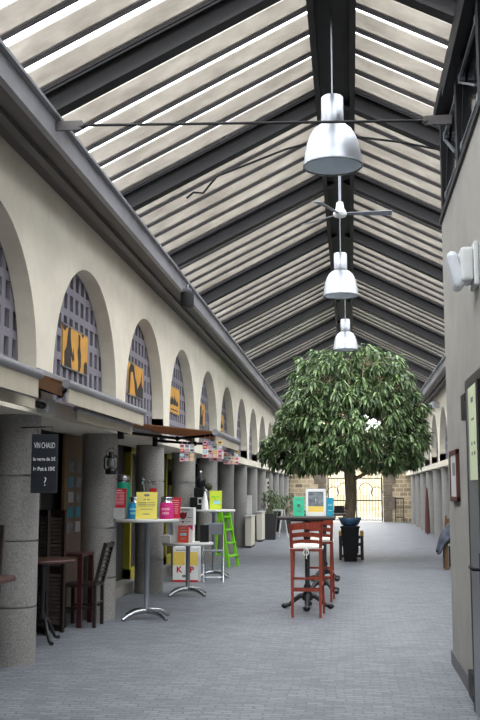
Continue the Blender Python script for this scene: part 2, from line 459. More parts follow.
# clerestory frame
ZC0, ZC1 = 3.72, 4.68
fr = MB()
fr.box(BX-.02, BX+.1, YB, BY+.005, ZC0, ZC0+.05)
fr.box(BX-.05, BX+.1, YB, BY-.03, ZC1-.04, ZC1+.06)
for y in (BY-.06, 7.35, 6.05, 4.75, 3.45, 2.15, .85, -.45, -1.75, -3.05, -4.35, -5.65, -6.95): fr.box(BX, BX+.1, y-.06, y+.06, ZC0, ZC1)
fr.box(BX-.06, BX+.0, YB, 7.6, ZC1-.2, ZC1-.08); fr.box(BX-.07, BX-.05, YB, 7.62, ZC1-.21, ZC1-.07)
cw = struct(fr.build('window_30', 'black'))
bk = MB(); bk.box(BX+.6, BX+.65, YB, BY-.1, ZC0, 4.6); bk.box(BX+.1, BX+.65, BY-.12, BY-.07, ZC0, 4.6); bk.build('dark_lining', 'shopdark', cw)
def sash(y0, y1, ang, label):
    zt = ZC1-.16
    t = thing('awning_window', label, 'window', (BX+.075, (y0+y1)/2, zt), 0, 'open tilting windows above the grey wall')
    w = (y1-y0)/2; h = .74
    R = Matrix.Rotation(ang, 4, 'Y')
    f = MB()
    f.box(-.02, .02, -w, -w+.06, -h, 0, R); f.box(-.02, .02, w-.06, w, -h, 0, R); f.box(-.02, .02, -w, w, -h, -h+.06, R); f.box(-.02, .02, -w, w, -.06, 0, R)
    f.build('sash', 'black', t)
    MB().box(-.004, .004, -w+.06, w-.06, -h+.06, -.06, R).build('pane', 'clearglass', t)
    for z in (-.1, -.62):
        mm = MB(); mm.bar((-.05, -w+.12, z), (-.05, w-.1, z+.02), .02, .016)
        mm.box(-.065, -.02, -w+.06, -w+.13, z-.035, z+.02); mm.box(-.065, -.02, w-.14, w-.07, z-.02, z+.035)
        mm.build('stay', 'galv', t)
    MB().bar((-.055, w-.1, -.12), (-.055, -w+.2, -.5), .022, .014).build('stay', 'galv', t)
sash(7.42, 8.5, .05, 'black tilting window standing open at the end of the clerestory')
sash(6.12, 7.28, .05, 'black tilting window open on metal stays, second from the wall corner')
sash(4.82, 5.98, .05, 'black tilting window open on metal stays, third from the wall corner')

struct(MB().box(-3.4, BX+.2, YB-.3, YB, 0, 5.6).build('wall_front', 'plaster'))
# ------------------------------------------------------------------ end wall, gate and what lies beyond
struct(MB().box(-3.4, -1.1, YEND, YEND+.45, 0, 3.4).build('wall_back', 'stone')); struct(MB().box(1.45, 3.3, YEND, YEND+.45, 0, 3.4).build('wall_back', 'stone'))
m = MB()
for sx, X in ((-1, -1.1), (1, 1.45)):
    for k in range(6):
        z = .02+k*.56; w = .55 if k % 2 else .38
        x0, x1 = (X-w, X+.01) if sx < 0 else (X-.01, X+w)
        m.box(x0, x1, YEND-.03, YEND+.46, z, z+.53)
struct(m.build('trim_4', mat('dressed stone', (132, 120, 106), .9, vary=.25, scale=4)))
g = thing('iron_gate', 'wrought iron double gate with scrolls closing the far end of the arcade', 'gate', (.175, YEND+.2, 0))
for s in (-1, 1):
    b = MB(); f = MB(); scs = []
    for k in range(9): b.tube([(s*(.1+k*.135), 0, .08), (s*(.1+k*.135), 0, 1.95)], .010, 6)
    for z in (.08, .95, 1.95): f.box(min(s*.03, s*1.22), max(s*.03, s*1.22), -.02, .02, z-.025, z+.025)
    for x in (.03, 1.19): f.box(min(s*x, s*(x+.05)), max(s*x, s*(x+.05)), -.025, .025, 0, 2.1)
    for (cx, cz, r, a0, a1) in ((.45, 1.45, .35, -.5, 3.2), (.95, 1.3, .3, 0, 4), (.6, 2.15, .3, 0, 3.2)):
        scs.append(MB().tube([(s*(cx+r*(1-i/60)*math.cos(a0+(a1-a0)*i/20)), -.03, cz+r*(1-i/60)*math.sin(a0+(a1-a0)*i/20)) for i in range(21)], .018, 6))
    lf = f.build('gate_leaf', 'iron', g); b.build('bars', 'iron', lf); [q.build('scroll', 'iron', lf) for q in scs]
hb = MB(); hb.box(-7, .55, 53, 53.5, -.1, 6.4); hb.box(.55, 7, 53.02, 53.5, -.1, 4.5)
hs = struct(hb.build('exterior_wall', 'yellowstone'))
wn = MB(); 
for x in (-2.4, 1.6, 3.6): wn.box(x, x+.9, 52.97, 53.02, 2.6, 3.9)
wn.build('shutters', mat('faded shutter', (176, 150, 120), .7), hs)
r = MB(); r.tube([(0,0,0),(0,0,1.05)], .02, 8); r.tube([(.35,0,0),(.35,0,1.05)], .02, 8); r.box(-.03, .38, -.02, .02, 1.03, 1.07); r.box(-.03, .38, -.02, .02, .2, .24)
for k in range(4): r.tube([(.07+k*.07,0,.22),(.07+k*.07,0,1.05)], .008, 6)
tag(r.build('iron_rack', 'iron', loc=(1.95, 45.2, 0)), 'low black iron railing in front of the stone pier beside the gate', 'railing')

# ------------------------------------------------------------------ pendants, fan, tie rods, cable
def pendant(loc, label):
    t = thing('pendant_lamp', label, 'lamp', loc, 0, 'aluminium bell pendants under the ridge')
    cz = ZR-.08-loc[2]
    MB().tube([(0,0,.57),(0,0,cz+.1)], .006, 6).build('cord', 'galv', t)
    MB().lathe([(.02,.575),(.075,.57),(.086,.56),(.088,.345),(.084,.335)], n=32).build('lamp_housing', 'alu', t)
    m = MB().lathe([(.088,.335),(.115,.325),(.15,.295),(.18,.245),(.203,.18),(.219,.1),(.227,.02),(.23,0)], n=40, cap=False)
    sh = m.build('lamp_shade', 'alu2', t)
    MB().lathe([(.226,.004),(.222,.02),(.214,.1),(.198,.18),(.175,.243),(.146,.288),(.11,.318),(.02,.33)], n=40, cap=False).build('inner_reflector', 'enamel', sh)
    MB().lathe([(.225,-.004),(.2335,-.004),(.2335,.01),(.225,.01),(.225,-.004)], n=40, cap=False).build('rim', mat('dull rim', (120,124,128), .4, metal=.8), sh)
    MB().lathe([(.03,.14),(.045,.18),(.04,.25),(.025,.33)], n=20).build('bulb', 'lensglass', t)
    return t
pd = pendant((-.105, 7.6, 3.93), 'aluminium bell pendant hung nearest the camera, crossed by the tie rod')
dup(pd, (-.095, 12.9, 3.93), None, 'aluminium bell pendant hung between the ceiling fan and the tree')
dup(pd, (-.06, 18.2, 3.955), None, 'smallest-looking aluminium bell pendant, hung just before the tree top')
# each cord ends at the ridge
fan = thing('ceiling_fan', 'grey three-bladed ceiling fan on a rod under the ridge', 'fan', (-.074, 10.25, 4.29))
MB().tube([(0,0,.1),(0,0,ZR-.06-4.29)], .014, 8).build('rod', 'galv', fan)
MB().lathe([(.02,.13),(.035,.12),(.045,.05),(.06,.03),(.075,.0),(.06,-.03),(.02,-.045)], n=24).build('motor', 'whitebox', fan)
for a in (.03, .03+2*PI/3+.25, .03+4*PI/3+.05):
    R = Matrix.Rotation(a, 4, 'Z')
    m = MB(); RR = R @ Matrix.Rotation(-.24, 4, 'X')
    m.hexa([RR @ Vector(p) for p in ((.06,-.025,-.003),(.54,-.055,-.003),(.54,.055,-.003),(.06,.025,-.003),(.06,-.025,.003),(.54,-.055,.003),(.54,.055,.003),(.06,.025,.003))])
    m.build('blade', 'galv', fan)
def tie(y, xl, zl, xr, zr, label, dy):
    t = thing('tie_rod', label, 'tie rod', (0, y, 0), 0, 'roof tie rods')
    MB().tube([(xl+.2, 0, zl), (xr-.2, dy, zr)], .011, 8).build('rod', 'steel', t)
    for x, z, s, yy in ((xl, zl, 1, 0), (xr, zr, -1, dy)):
        m = MB(); m.box(min(x, x+s*.2), max(x, x+s*.2), yy-.012, yy+.012, z-.035, z+.035); m.tube([(x+s*.2, yy-.03, z), (x+s*.2, yy+.03, z)], .018, 8); m.build('end_plate', 'cornice', t)
tie(6.98, -2.15, 4.11, BX-.03, 4.18, 'straight steel tie rod crossing the hall in front of the nearest pendant', .37)
cab = [(-1.62, 4.36), (-1.55, 4.42), (-1.45, 4.41), (-1.309, 4.58), (-.956, 4.71), (-.605, 4.84), (-.257, 4.92), (.139, 4.935), (.529, 4.87), (.914, 4.78)]
m = MB().tube([(x, 9.75, z) for x, z in cab], .012, 8)
tag(m.build('ceiling_cable', 'steel'), 'loose dark cable arching below the roof boards behind the nearest pendant', 'cable')

# spotlight under the gutter
t = thing('ceiling_spot', 'dark cylindrical spotlight hanging from the gutter over the arches', 'spotlight', (-2.1, 12.75, 4.04))
MB().tube([(0,0,.06),(0,0,-.03)], .02, 8).box(-.09,.05,-.03,.03,-.03,.0).build('bracket', 'galv', t)
MB().lathe([(.02,-.03),(.085,-.05),(.09,-.07),(.09,-.22),(.08,-.24)], n=24).build('lamp_housing', 'blacksoft', t)
t = thing('wall_light', 'small white globe light high on the colonnade wall', 'lamp', (XR-.02, 27.9, 3.74))
MB().box(-.03,.02,-.06,.06,-.08,.08).build('base', 'whitebox', t); MB().ball((-.13,0,0), .11).build('globe', 'lensglass', t)

# emergency floodlight on the near wall
t = thing('wall_lamp', 'white boxy floodlight mounted high on the grey wall', 'light', (BX, 6.4, 2.84))
MB().box(-.03,.0,-.12,.12,-.14,.14).build('wall_plate', 'whitebox', t, bevel=.008)
MB().box(-.11,-.03,-.1,.1,-.11,.11).build('lamp_housing', 'whitebox', t, bevel=.02)
MB().box(-.05,.02,-.12,.1,-.12,.12, T(-.12, .05, -.02, ry=-.25)).build('diffuser', 'lensglass', t, bevel=.03)

# framed sign and door on the near wall
t = thing('framed_notice', 'small white notice in a dark red wooden frame on the grey wall', 'sign', (BX, 8.0, 1.53))
f = MB()
for a in ((-.26,-.22,-.2,.2), (.22,.26,-.2,.2), (-.26,.26,.16,.2), (-.26,.26,-.2,-.16)): f.box(-.028, 0, a[0], a[1], a[2], a[3])
f.build('frame', 'framered', t, bevel=.006)
MB().box(-.02, -.002, -.22, .22, -.16, .16).build('paper', 'offwhite', t)
m = MB().box(-.023, -.0195, -.1, .08, .0, .1); m.build('print', 'greytext', t)

dr = MB(); YH = 6.6
dr.box(BX-.075, BX-.035, YH-.04, YH, .05, 2.12); dr.box(BX-.075, BX-.035, 4.9, YH, 2.06, 2.12); dr.box(BX-.075, BX-.035, 4.9, 5.0, .05, 2.12)
d = struct(dr.build('door_1', 'darkframe'))
MB().box(BX-.072, BX-.04, 5.97, YH-.04, .05, 2.06).build('side_panel', 'galv', d)
MB().box(BX-.085, BX-.03, 5.87, 5.97, .05, 2.06).build('stile', 'black', d)
MB().box(BX-.062, BX-.05, 5.0, 5.87, .05, 2.06).build('pane', 'glass', d)
for z in (.05, 1.9):
    MB().box(BX-.05, BX, YH+.25, YH+.5, z, z+.17).box(BX-.055, BX-.035, YH-.02, YH+.3, z+.06, z+.11).build('hinge', 'black', d)
h = MB(); h.tube([(BX-.085, 5.93, .97), (BX-.13, 5.93, .97), (BX-.13, 6.1, .97)], .011, 8); h.box(BX-.095, BX-.072, 5.9, 5.96, .88, 1.06); h.build('door_handle', 'black', d)
t = thing('paper_notice', 'long pale green paper notice taped inside the glass door', 'notice', (BX-.08, 6.18, 1.78))
MB().box(-.002, .004, -.2, .19, -.3, .27).build('sheet', 'notice', t)
for z, h, y0, y1 in ((.17, .03, -.05, .06), (.06, .012, -.08, .05), (-.09, .02, .03, .08), (-.09, .02, -.1, -.04), (-.15, .02, .03, .08), (-.15, .02, -.1, -.04)):
    MB().box(-.0035, -.0015, y0, y1, z, z+h).build('print', 'greytext', t)

# ------------------------------------------------------------------ awnings
def awning(y0, y1, ext, zw, zf, val, label, flap=False, lower=()):
    t = thing('awning', label, 'awning', (XL, y0, 0), 0, 'canvas awnings over the shop fronts')
    L = y1-y0
    MB().box(0, .1, 0, L, zw-.05, zw+.05).build('cassette', 'gutter', t, bevel=.02)
    m = MB(); m.hexa([(.05,0,zw),(ext,0,zf),(ext,L,zf),(.05,L,zw),(.05,0,zw+.012),(ext,0,zf+.012),(ext,L,zf+.012),(.05,L,zw+.012)])
    m.build('canvas', 'canvasbrown', t)
    if flap: MB().hexa([(.05,-.012,zw-.1),(ext-.04,-.012,zf-.1),(ext-.04,-.004,zf-.1),(.05,-.004,zw-.1),(.05,-.012,zw),(ext-.04,-.012,zf),(ext-.04,-.004,zf),(.05,-.004,zw)]).build('side_flap', 'canvasbrown', t)
    for (la, lb_, lx, lz) in lower: MB().box(lx-.008, lx+.008, la, lb_, lz-.09, lz).build('lower_valance', 'canvasbeige', t); MB().tube([(lx, la-.03, lz+.01), (lx, lb_+.03, lz+.01)], .024, 12).build('lower_bar', 'gutter', t)
    MB().tube([(ext,-.03,zf),(ext,L+.03,zf)], .035, 14).build('front_bar', 'gutter', t)
    MB().box(ext-.008, ext+.008, .02, L-.02, zf-val, zf-.02).build('valance', 'canvasbeige', t)
    for y in (.12, L-.12):
        q = MB(); k = 1 if y < L/2 else -1
        el = (ext*.55, y+k*min(.35, ext*.6), (zw+zf)/2-.1)
        q.tube([(.03, y, zw-.1), el], .017, 8); q.tube([el, (ext-.02, y, zf-.02)], .015, 8); q.ball(el, .03); q.box(0, .06, y-.04, y+.04, zw-.18, zw-.03)
        q.build('folding_arm', 'black', t)
    return t
awning(3.6, 7.0, .36, 2.36, 2.25, .17, 'beige and brown awning rolled partly in, nearest the camera', lower=[(1.2, 3.75, .22, 2.12)])
awning(7.85, 10.85, .33, 2.36, 2.27, .15, 'half rolled beige awning above the chalkboard and storm lantern', flap=True, lower=[(.75, 3.0, .2, 2.12)])
awning(10.95, 13.2, 1.12, 2.17, 2.05, .12, 'brown awning fully extended over the high table, hung with card strips')
# white boxes at the lintel
for i, (y, lb) in enumerate(((8.18, 'small white junction box under the lintel above the chalkboard'), (13.6, 'small white junction box under the lintel beyond the extended awning'))):
    t = thing('junction_box', lb, 'box', (XL, y, 2.12), 0, 'junction boxes under the lintel')
    MB().box(0, .1, -.08, .08, -.06, .06).build('casing', 'whitebox', t, bevel=.008)
    MB().tube([(.05, -.08, 0), (.05, -.22, 0)], .03, 10).build('socket', 'black', t)

# ------------------------------------------------------------------ posters in the lattice windows
def poster(n, kind, label):
    c = pier(n)+PITCH/2
    t = thing('poster', label, 'poster', (XL-.165, c+.06, 2.82), 0, 'amber posters fixed to the lattice windows')
    MB().box(0, .012, -.46, .46, -.2, .2).build('sheet', 'orange', t)
    MB().box(-.001, .016, -.48, .48, .2, .215).box(-.001, .016, -.48, .48, -.215, -.2).build('batten', 'galv', t)
    P = lambda u, v, q: (q, u, v)
    shapes = {0: [[(-.4,-.2),(-.4,-.06),(-.33,0),(-.3,.12),(-.27,.2),(-.2,.2),(-.19,.1),(-.16,.02),(-.1,-.06),(-.08,.02),(-.05,-.1),(-.1,-.13),(-.18,-.06),(-.14,-.2)],
                  [(.1,-.2),(.1,-.1),(.07,0),(.1,.08),(.09,.18),(.16,.18),(.16,.06),(.2,-.02),(.2,-.14),(.16,-.2)], [(.32,-.2),(.32,-.1),(.4,-.06),(.45,-.1),(.45,-.2)],
                  [(-.46,.2),(-.46,.16),(-.4,.14),(-.34,.18),(-.28,.2)], [(.2,.2),(.26,.16),(.3,.2)]],
              1: [[(-.45,-.2),(-.42,.1),(-.3,.2),(-.12,.18),(-.05,.05),(.05,-.02),(.1,-.1),(.2,-.04),(.3,.02),(.34,.14),(.38,-.02),(.45,-.06),(.45,-.2),(0,-.2),(-.05,-.12),(-.1,0),(-.2,.1),(-.3,.08),(-.34,-.1),(-.36,-.2)]],
              2: [[(-.4,-.06),(-.3,.04),(-.24,.0),(-.18,.06),(-.1,0),(0,.08),(.06,.0),(.14,.06),(.2,-.02),(.3,.02),(.36,-.06),(.2,-.08),(.1,-.06),(0,-.09),(-.1,-.06),(-.25,-.09)], [(-.3,-.14),(.3,-.14),(.3,-.16),(-.3,-.16)]],
              3: [[(-.2,-.2),(-.16,.0),(-.2,.1),(-.08,.18),(.05,.14),(.02,0),(.12,-.05),(.2,.1),(.26,.1),(.18,-.2)]]}[kind]
    m = MB()
    for s in shapes: m.prism(s, P, .0121, .0135)
    m.build('silhouette', 'ink', t)
lab = ['amber poster with two dark standing silhouettes in the arched window', 'amber poster with one large dark bowed silhouette, second along the arches', 'amber poster with a dark scribbled band, third along the arches',
       'amber poster with a single dark figure, fourth along the arches', 'narrow-looking amber poster, fifth and farthest along the arches']
for i, k in enumerate((0, 1, 2, 3, 2)): poster(i, k, lab[i])

# ------------------------------------------------------------------ chalkboard and lantern
t = thing('hanging_chalkboard', 'black chalkboard with white handwriting for mulled wine, hung on the pillar', 'chalkboard', (-2.49, 8.0, 1.635), math.radians(7))
MB().box(-.107, .107, -.012, .012, -.24, .24).build('board', 'slate', t, bevel=.004)
k = MB(); k.tube([(-.06,0,.24),(-.06,0,.30),(.06,0,.30),(.06,0,.24)], .004, 6); k.tube([(0,0,.3),(-.22,.12,.3)], .006, 6); k.build('hook', 'iron', t)
lettering('lettering', 'VIN CHAUD', .052, 'chalk', t, facing(0, -.0135, .145) @ Matrix.Diagonal((.6, 1.25, 1, 1)), bold=.0)
lettering('lettering', 'le verre de 2\u20ac', .04, 'chalk', t, facing(0, -.0135, .035) @ Matrix.Diagonal((.78, 1, 1, 1)), bold=.0008)
lettering('lettering', 'le Pot \u00e0 15\u20ac', .042, 'chalk', t, facing(0, -.0135, -.045) @ Matrix.Diagonal((.84, 1, 1, 1)), bold=.0012)
lettering('lettering', '?', .1, 'chalk', t, facing(.01, -.0135, -.15) @ Matrix.Diagonal((.8, 1, 1, 1)))

t = thing('storm_lantern', 'black storm lantern with glass chimney hung on the granite pillar', 'lantern', (-2.63, 10.88, 1.59))
MB().lathe([(.04,0),(.062,.005),(.064,.05),(.05,.065),(.03,.075)], n=24).build('fuel_tank', 'iron', t)
MB().lathe([(.03,.075),(.045,.1),(.048,.13),(.035,.17),(.03,.18)], n=24).build('glass_chimney', 'lampglass', t)
m = MB().lathe([(.03,.18),(.05,.185),(.045,.2),(.03,.21),(.032,.24),(.02,.25)], n=24)
for s in (-1, 1): m.tube([(s*.055,0,.04),(s*.075,0,.08),(s*.075,0,.18),(s*.045,0,.215)], .009, 8)
m.build('frame', 'iron', t)
m = MB().tube([(-.06*math.cos(a),0,.2+.09*math.sin(a)) for a in [PI*i/12 for i in range(13)]], .003, 6); m.tube([(0,0,.29),(0,.1,.3)], .004, 6); m.build('handle', 'iron', t)

# ------------------------------------------------------------------ furniture by the shop fronts
# worn brown table nearest the camera and its chair
t = thing('cafe_table', 'worn brown wooden table at the picture edge before the first pillar', 'table', (-2.72, 6.75, 0))
MB().box(-.33, .33, -.33, .33, .775, .815).build('tabletop', 'woodtop', t, bevel=.012)
for x in (-.2, .2):
    for y in (-.2, .2): MB().box(x-.025, x+.025, y-.025, y+.025, 0, .775).build('leg', 'wooddark', t)
t = thing('wooden_chair', 'dark high-backed wooden chair behind the worn brown table', 'chair', (-2.885, 7.35, 0), 0)
def slat_chair(t, w=.4, d=.38, sh=.45, bh=.9, mt='wooddark', lean=.08):
    MB().box(-w/2, w/2, -d/2, d/2, sh-.035, sh).build('seat', mt, t, bevel=.01)
    for s in (-1, 1):
        MB().bar((s*(w/2-.02), -d/2+.02, 0), (s*(w/2-.02), -d/2+.02, sh-.03), .035, .035).build('leg', mt, t)
        m = MB(); m.bar((s*(w/2-.02), d/2-.02, 0), (s*(w/2-.02), d/2-.02, sh), .035, .035); m.build('leg', mt, t)
    b = MB()
    for s in (-1, 1): b.bar((s*(w/2-.02), d/2-.02, sh-.02), (s*(w/2-.02), d/2-.02+lean, bh), .036, .036)
    def yb(z): return d/2-.02+lean*(z-sh)/(bh-sh)
    b.bar((-w/2+.02, yb(bh-.03), bh-.03), (w/2-.02, yb(bh-.03), bh-.03), .05, .03, (0,1,0))
    b.build('back_frame', mt, t)
    s_ = MB(); n = 9; z = sh+.07
    while z < bh-.07:
        s_.bar((-w/2+.03, yb(z), z), (w/2-.03, yb(z), z), .022, .012, (0,1,0)); z += .042
    s_.build('back_slats', mt, t)
    r = MB()
    for s in (-1, 1): r.bar((s*(w/2-.02), -d/2+.02, .2), (s*(w/2-.02), d/2-.02, .2), .02, .02)
    r.bar((-w/2+.02, d/2-.02, .24), (w/2-.02, d/2-.02, .24), .02, .02); r.build('stretcher', mt, t)
slat_chair(t, .42, .4, .47, 1.15)
# bistro table
t = thing('bistro_table', 'round bistro table on a black cast iron pedestal beside the first pillar', 'table', (-2.92, 9.42, 0))
MB().lathe([(.28,.735),(.3,.74),(.3,.765),(.29,.77)], n=40).build('tabletop', 'woodtop', t)
m = MB().lathe([(.02,.735),(.07,.72),(.03,.68),(.025,.55),(.04,.5),(.022,.45),(.022,.28),(.045,.22),(.02,.16)], n=16); m.build('pedestal', 'iron', t)
for k in range(3):
    a = -.9+k*2*PI/3; m = MB(); ca, sa = math.cos(a), math.sin(a)
    m.tube([(ca*r_, sa*r_, z) for r_, z in ((.01,.2),(.08,.2),(.14,.12),(.2,.03),(.26,.015))], [.022,.02,.018,.016,.02], 8); m.build('leg', 'iron', t)
# pair of louvred shutters standing against the shop front
for i, (x, y, rz, lb) in enumerate(((-3.08, 9.95, .6, 'dark louvred shutter standing behind the bistro table, the nearer to the pillar'), (-3.03, 10.12, 1.15, 'dark louvred shutter with a grey edge, standing beside the other shutter'))):
    t = thing('louvred_shutter', lb, 'shutter', (x, y, 0), rz+PI/2, 'louvred shutters by the shop front')
    m = MB()
    for s in (-1, 1): m.box(s*.13-.02, s*.13+.02, -.014, .014, 0, 1.22)
    for z in (.04, .62, 1.19): m.box(-.13, .13, -.014, .014, z-.03, z+.03)
    m.build('frame', 'wooddark', t)
    m = MB(); z = .1
    while z < 1.15:
        if abs(z-.62) > .05: m.box(-.115, .115, -.004, .004, -.016, .016, T(0, 0, z, rx=.6))
        z += .038
    m.build('louvres', 'louvre', t)
# red table
t = thing('square_table', 'small dark red wooden table between the shop front and slatted chair', 'table', (-3.0, 10.64, 0))
MB().box(-.2, .2, -.25, .25, .725, .755).build('tabletop', 'woodred', t, bevel=.006)
for x in (-.17, .17):
    for y in (-.22, .22): MB().box(x-.025, x+.025, y-.025, y+.025, 0, .725).build('leg', 'woodred', t)
# slatted chair tucked at the table
t = thing('slatted_chair', 'dark slatted wooden chair drawn up to the small red table', 'chair', (-2.83, 10.58, 0), -PI/2)
slat_chair(t, .36, .36, .45, .87, lean=.11)
# card board behind
t = thing('card_board', 'brown wooden board pinned with rows of small cards in the shop doorway', 'board', (-3.16, 11.35, 0))
MB().box(-.03, .0, -.45, .45, .1, 2.04).build('panel', 'woodmid', t)
j = 0
for r_ in range(5):
    for c_ in range(2):
        m = MB().box(0, .004, -.28+c_*.3, -.08+c_*.3, 1.62-r_*.17, 1.74-r_*.17); m.build('card', ['photo', 'greytext', 'blue', 'photo', 'offwhite'][(r_*2+c_+j) % 5] if r_ != 3 else 'cyancard', t)

# ------------------------------------------------------------------ white tables with arched chrome feet
def pole_table(loc, H, rad, span, label, rz=.0):
    t = thing('pedestal_table', label, 'table', loc, rz, 'white pedestal tables before the shops')
    MB().lathe([(rad-.01,H-.035),(rad,H-.03),(rad,H-.008),(rad-.008,H)], n=56).build('tabletop', 'tabletop', t)
    MB().lathe([(.09,H-.035),(.09,H-.045),(.03,H-.06),(.028,.09),(.04,.07)], n=24).build('pole', 'galv', t)
    for k in range(4):
        a = PI/4+.12+k*PI/2; ca, sa = math.cos(a), math.sin(a)
        q = [(.02,.085),(.1,.085),(.18,.075),(.26,.05),(span,.012)]
        m = MB(); m.tube([(ca*r_, sa*r_, z) for r_, z in q], [.03,.028,.026,.024,.02], 10); m.build('leg', 'chrome', t)
    return t
def shift(T, H, new):
    d = Vector(new)-Vector(T)
    for o in COL.objects:
        if o.parent is None and o.type in ('EMPTY', 'MESH') and (o.location.z >= H-.02 or o.name.startswith('pedestal_table')) and (o.location.xy-Vector(T).xy).length < .5 and o.location.z < 1.6:
            o.location += d
T1 = (-2.34, 11.5, 0); T2 = (-2.29, 14.15, 0); T3 = (-2.33, 17.1, 0)
pole_table(T1, 1.1, .36, .34, 'white high pedestal table carrying coloured milk churns')
pole_table(T2, .71, .35, .34, 'lower white pedestal table carrying two white cartons')
pole_table(T3, 1.1, .36, .34, 'white high pedestal table carrying the coffee machine')

def churn(loc, r, h, body, label, writing=True, q=.72):
    t = thing('milk_churn', label, 'milk churn', loc, 0, 'painted milk churns on the high table')
    MB().lathe([(r*.97,0),(r*1.03,.01),(r,h*(q-.22)),(r*.88,h*q)], n=32).build('body', body, t)
    MB().lathe([(r*.88,h*q),(r*.78,h*(q+.04)),(r*.76,h*.86)], n=32).build('shoulder', 'chrome', t)
    MB().lathe([(r*.8,h*.86),(r*.84,h*.87),(r*.84,h*.95),(r*.7,h*.985),(r*.1,h*1.0)], n=32).build('lid', 'chrome', t)
    if writing:
        m = MB()
        for rr, n, z in ((0, 5, .44), (1, 4, .26)):
            for k in range(n):
                a = -PI/2-.0+(k-(n-1)/2)*.24; R = T(math.cos(a)*(r+.001), math.sin(a)*(r+.001), h*z, rz=a+PI/2)
                m.box(-r*.09, r*.09, -.002, .002, -h*.05, h*.05, R)
        m.build('print', 'paleblue' if body != 'pinkc' else 'palepink', t)
    return t
tz = 1.1
churn((-2.655, 11.64, tz), .09, .5, 'teal', 'tall teal milk churn standing behind the red card', False, .82)
churn((-2.45, 11.35, tz), .083, .25, 'blue', 'blue milk churn between the red card and yellow card')
churn((-2.1, 11.4, tz), .08, .25, 'pinkc', 'pink milk churn beside the yellow card')
def card(name, loc, w, h, body, label, lines, rz=0, lean=.16, group='standing cards', lm='greytext', th=.006):
    t = thing(name, label, 'sign', (loc[0], loc[1], loc[2]+.002), rz, group)
    R = Matrix.Rotation(-lean, 4, 'X')
    MB().box(-w/2, w/2, 0, th, 0, h, R).build('sheet', body, t)
    MB().bar((0, .004, h*.7), (0, h*.32+.02, .004), .05, .004, (1,0,0)).build('prop', body, t)
    if lines:
        m = MB()
        for (u, v, ww, hh) in lines: m.box((u-ww/2)*w, (u+ww/2)*w, -.0012, .0, (v-hh/2)*h, (v+hh/2)*h, R)
        m.build('print', lm, t)
    return t
t = thing('grey_box', 'small grey wooden box under the red card on the high table', 'box', (-2.645, 11.42, tz))
MB().box(-.08, .08, -.07, .07, 0, .115).build('body', 'offwhite', t, bevel=.004); MB().box(-.083, .083, -.073, .073, .1, .12).build('lid', 'offwhite', t)
card('menu_card', (-2.645, 11.39, tz+.12), .165, .215, 'red', 'red printed card standing on the small grey box', [(0,.9,.4,.06)]+[(0,.8-.075*i,.7,.03) for i in range(9)], lean=.1, lm='palepink')
card('menu_card', (-2.305, 11.26, tz), .235, .3, 'yellow', 'yellow printed card in the middle of the high table', [(0,.88,.25,.08),(0,.72,.3,.03),(0,.6,.8,.02),(0,.54,.8,.02),(0,.48,.8,.02),(0,.36,.6,.02),(0,.18,.3,.03)], rz=.06)
card('menu_card', (-2.075, 11.55, tz), .2, .24, 'red', 'red card slanting behind the pink milk churn', [(0,.85-.1*i,.75,.03) for i in range(7)], rz=-.2, lean=.2, lm='palepink')
t = thing('cutlery_jar', 'jar of metal spoons standing behind the yellow card', 'jar', (-2.375, 11.68, tz))
MB().lathe([(.04,0),(.045,.01),(.045,.3),(.043,.3)], n=20).build('jar', 'greencard', t)
for k in range(5):
    a = k*1.3; m = MB(); e = (math.cos(a)*.07, math.sin(a)*.05, .40+.02*(k % 3)); m.tube([(math.cos(a)*.015, math.sin(a)*.015, .12), e], .005, 6); m.ball(e, .022, 8, 6); m.build('spoon', 'chrome', t)
MB().box(.03, .1, -.03, .03, .26, .34).build('tag', 'redink', t)

# second table: cartons, leaflets
tz = .71; tx, ty = T2[0], T2[1]
def carton(loc, w, d, h, label, group=None):
    t = thing('carton', label, 'carton', loc, 0, group)
    MB().box(-w/2, w/2, -d/2, d/2, 0, h).build('body', 'white', t, bevel=.004)
    return t
c1 = carton((-2.345, 14.15, tz), .27, .2, .235, 'plain white carton on the low table under the crested carton', 'white cartons on the low table')
m = MB().prism([(.06,.235),(.135,.235),(.135,.16)], lambda u, v, q: (u, q, v), -.1015, -.1); m.build('pink_corner', 'pinkc', c1)
c2 = carton((-2.345, 14.15, tz+.235), .29, .22, .235, 'white carton printed with a dark red shield, topmost on the low table', 'white cartons on the low table')
m = MB(); q = lambda u, v, t_: (u, t_, v)
m.prism([(-.055,.18),(-.03,.165),(0,.175),(.03,.165),(.055,.18),(.05,.12),(.03,.09),(0,.075),(-.03,.09),(-.05,.12)], q, -.1118, -.11)
m.prism([(-.025,.055),(.025,.055),(0,.025)], q, -.1118, -.11); m.build('crest', 'crest', c2)
for q4 in ((-.09, .09, .2, .212), (-.12, -.06, .1, .108), (.06, .12, .1, .108), (-.11, -.04, .045, .052), (.04, .11, .045, .052)):
    MB().box(q4[0], q4[1], -.1112, -.11, q4[2], q4[3]).build('print', 'greytext', c2)
t = card('leaflet', (-2.33, 13.98, tz), .145, .225, 'leaflet', 'orange-red leaflet leaning against the white cartons', [(0,.88,.5,.04),(0,.72,.7,.03),(0,.5,.62,.16),(0,.25,.4,.03)], lean=.08, group='leaflets', lm='paleblue')
t = thing('leaflet_holder', 'smoky clear leaflet holder standing beside the white cartons', 'holder', (-2.5, 14.1, tz))
MB().box(-.075, .075, .0, .01, 0, .33, T(0, .0, 0, rx=-.1)).build('back_plate', 'acrylic', t); MB().box(-.075, .075, -.07, -.06, 0, .11).box(-.075, .075, -.07, .0, 0, .01).build('tray', 'white', t)
t = thing('napkin_box', 'low white box of napkins at the edge of the low table', 'box', (-2.555, 13.95, tz))
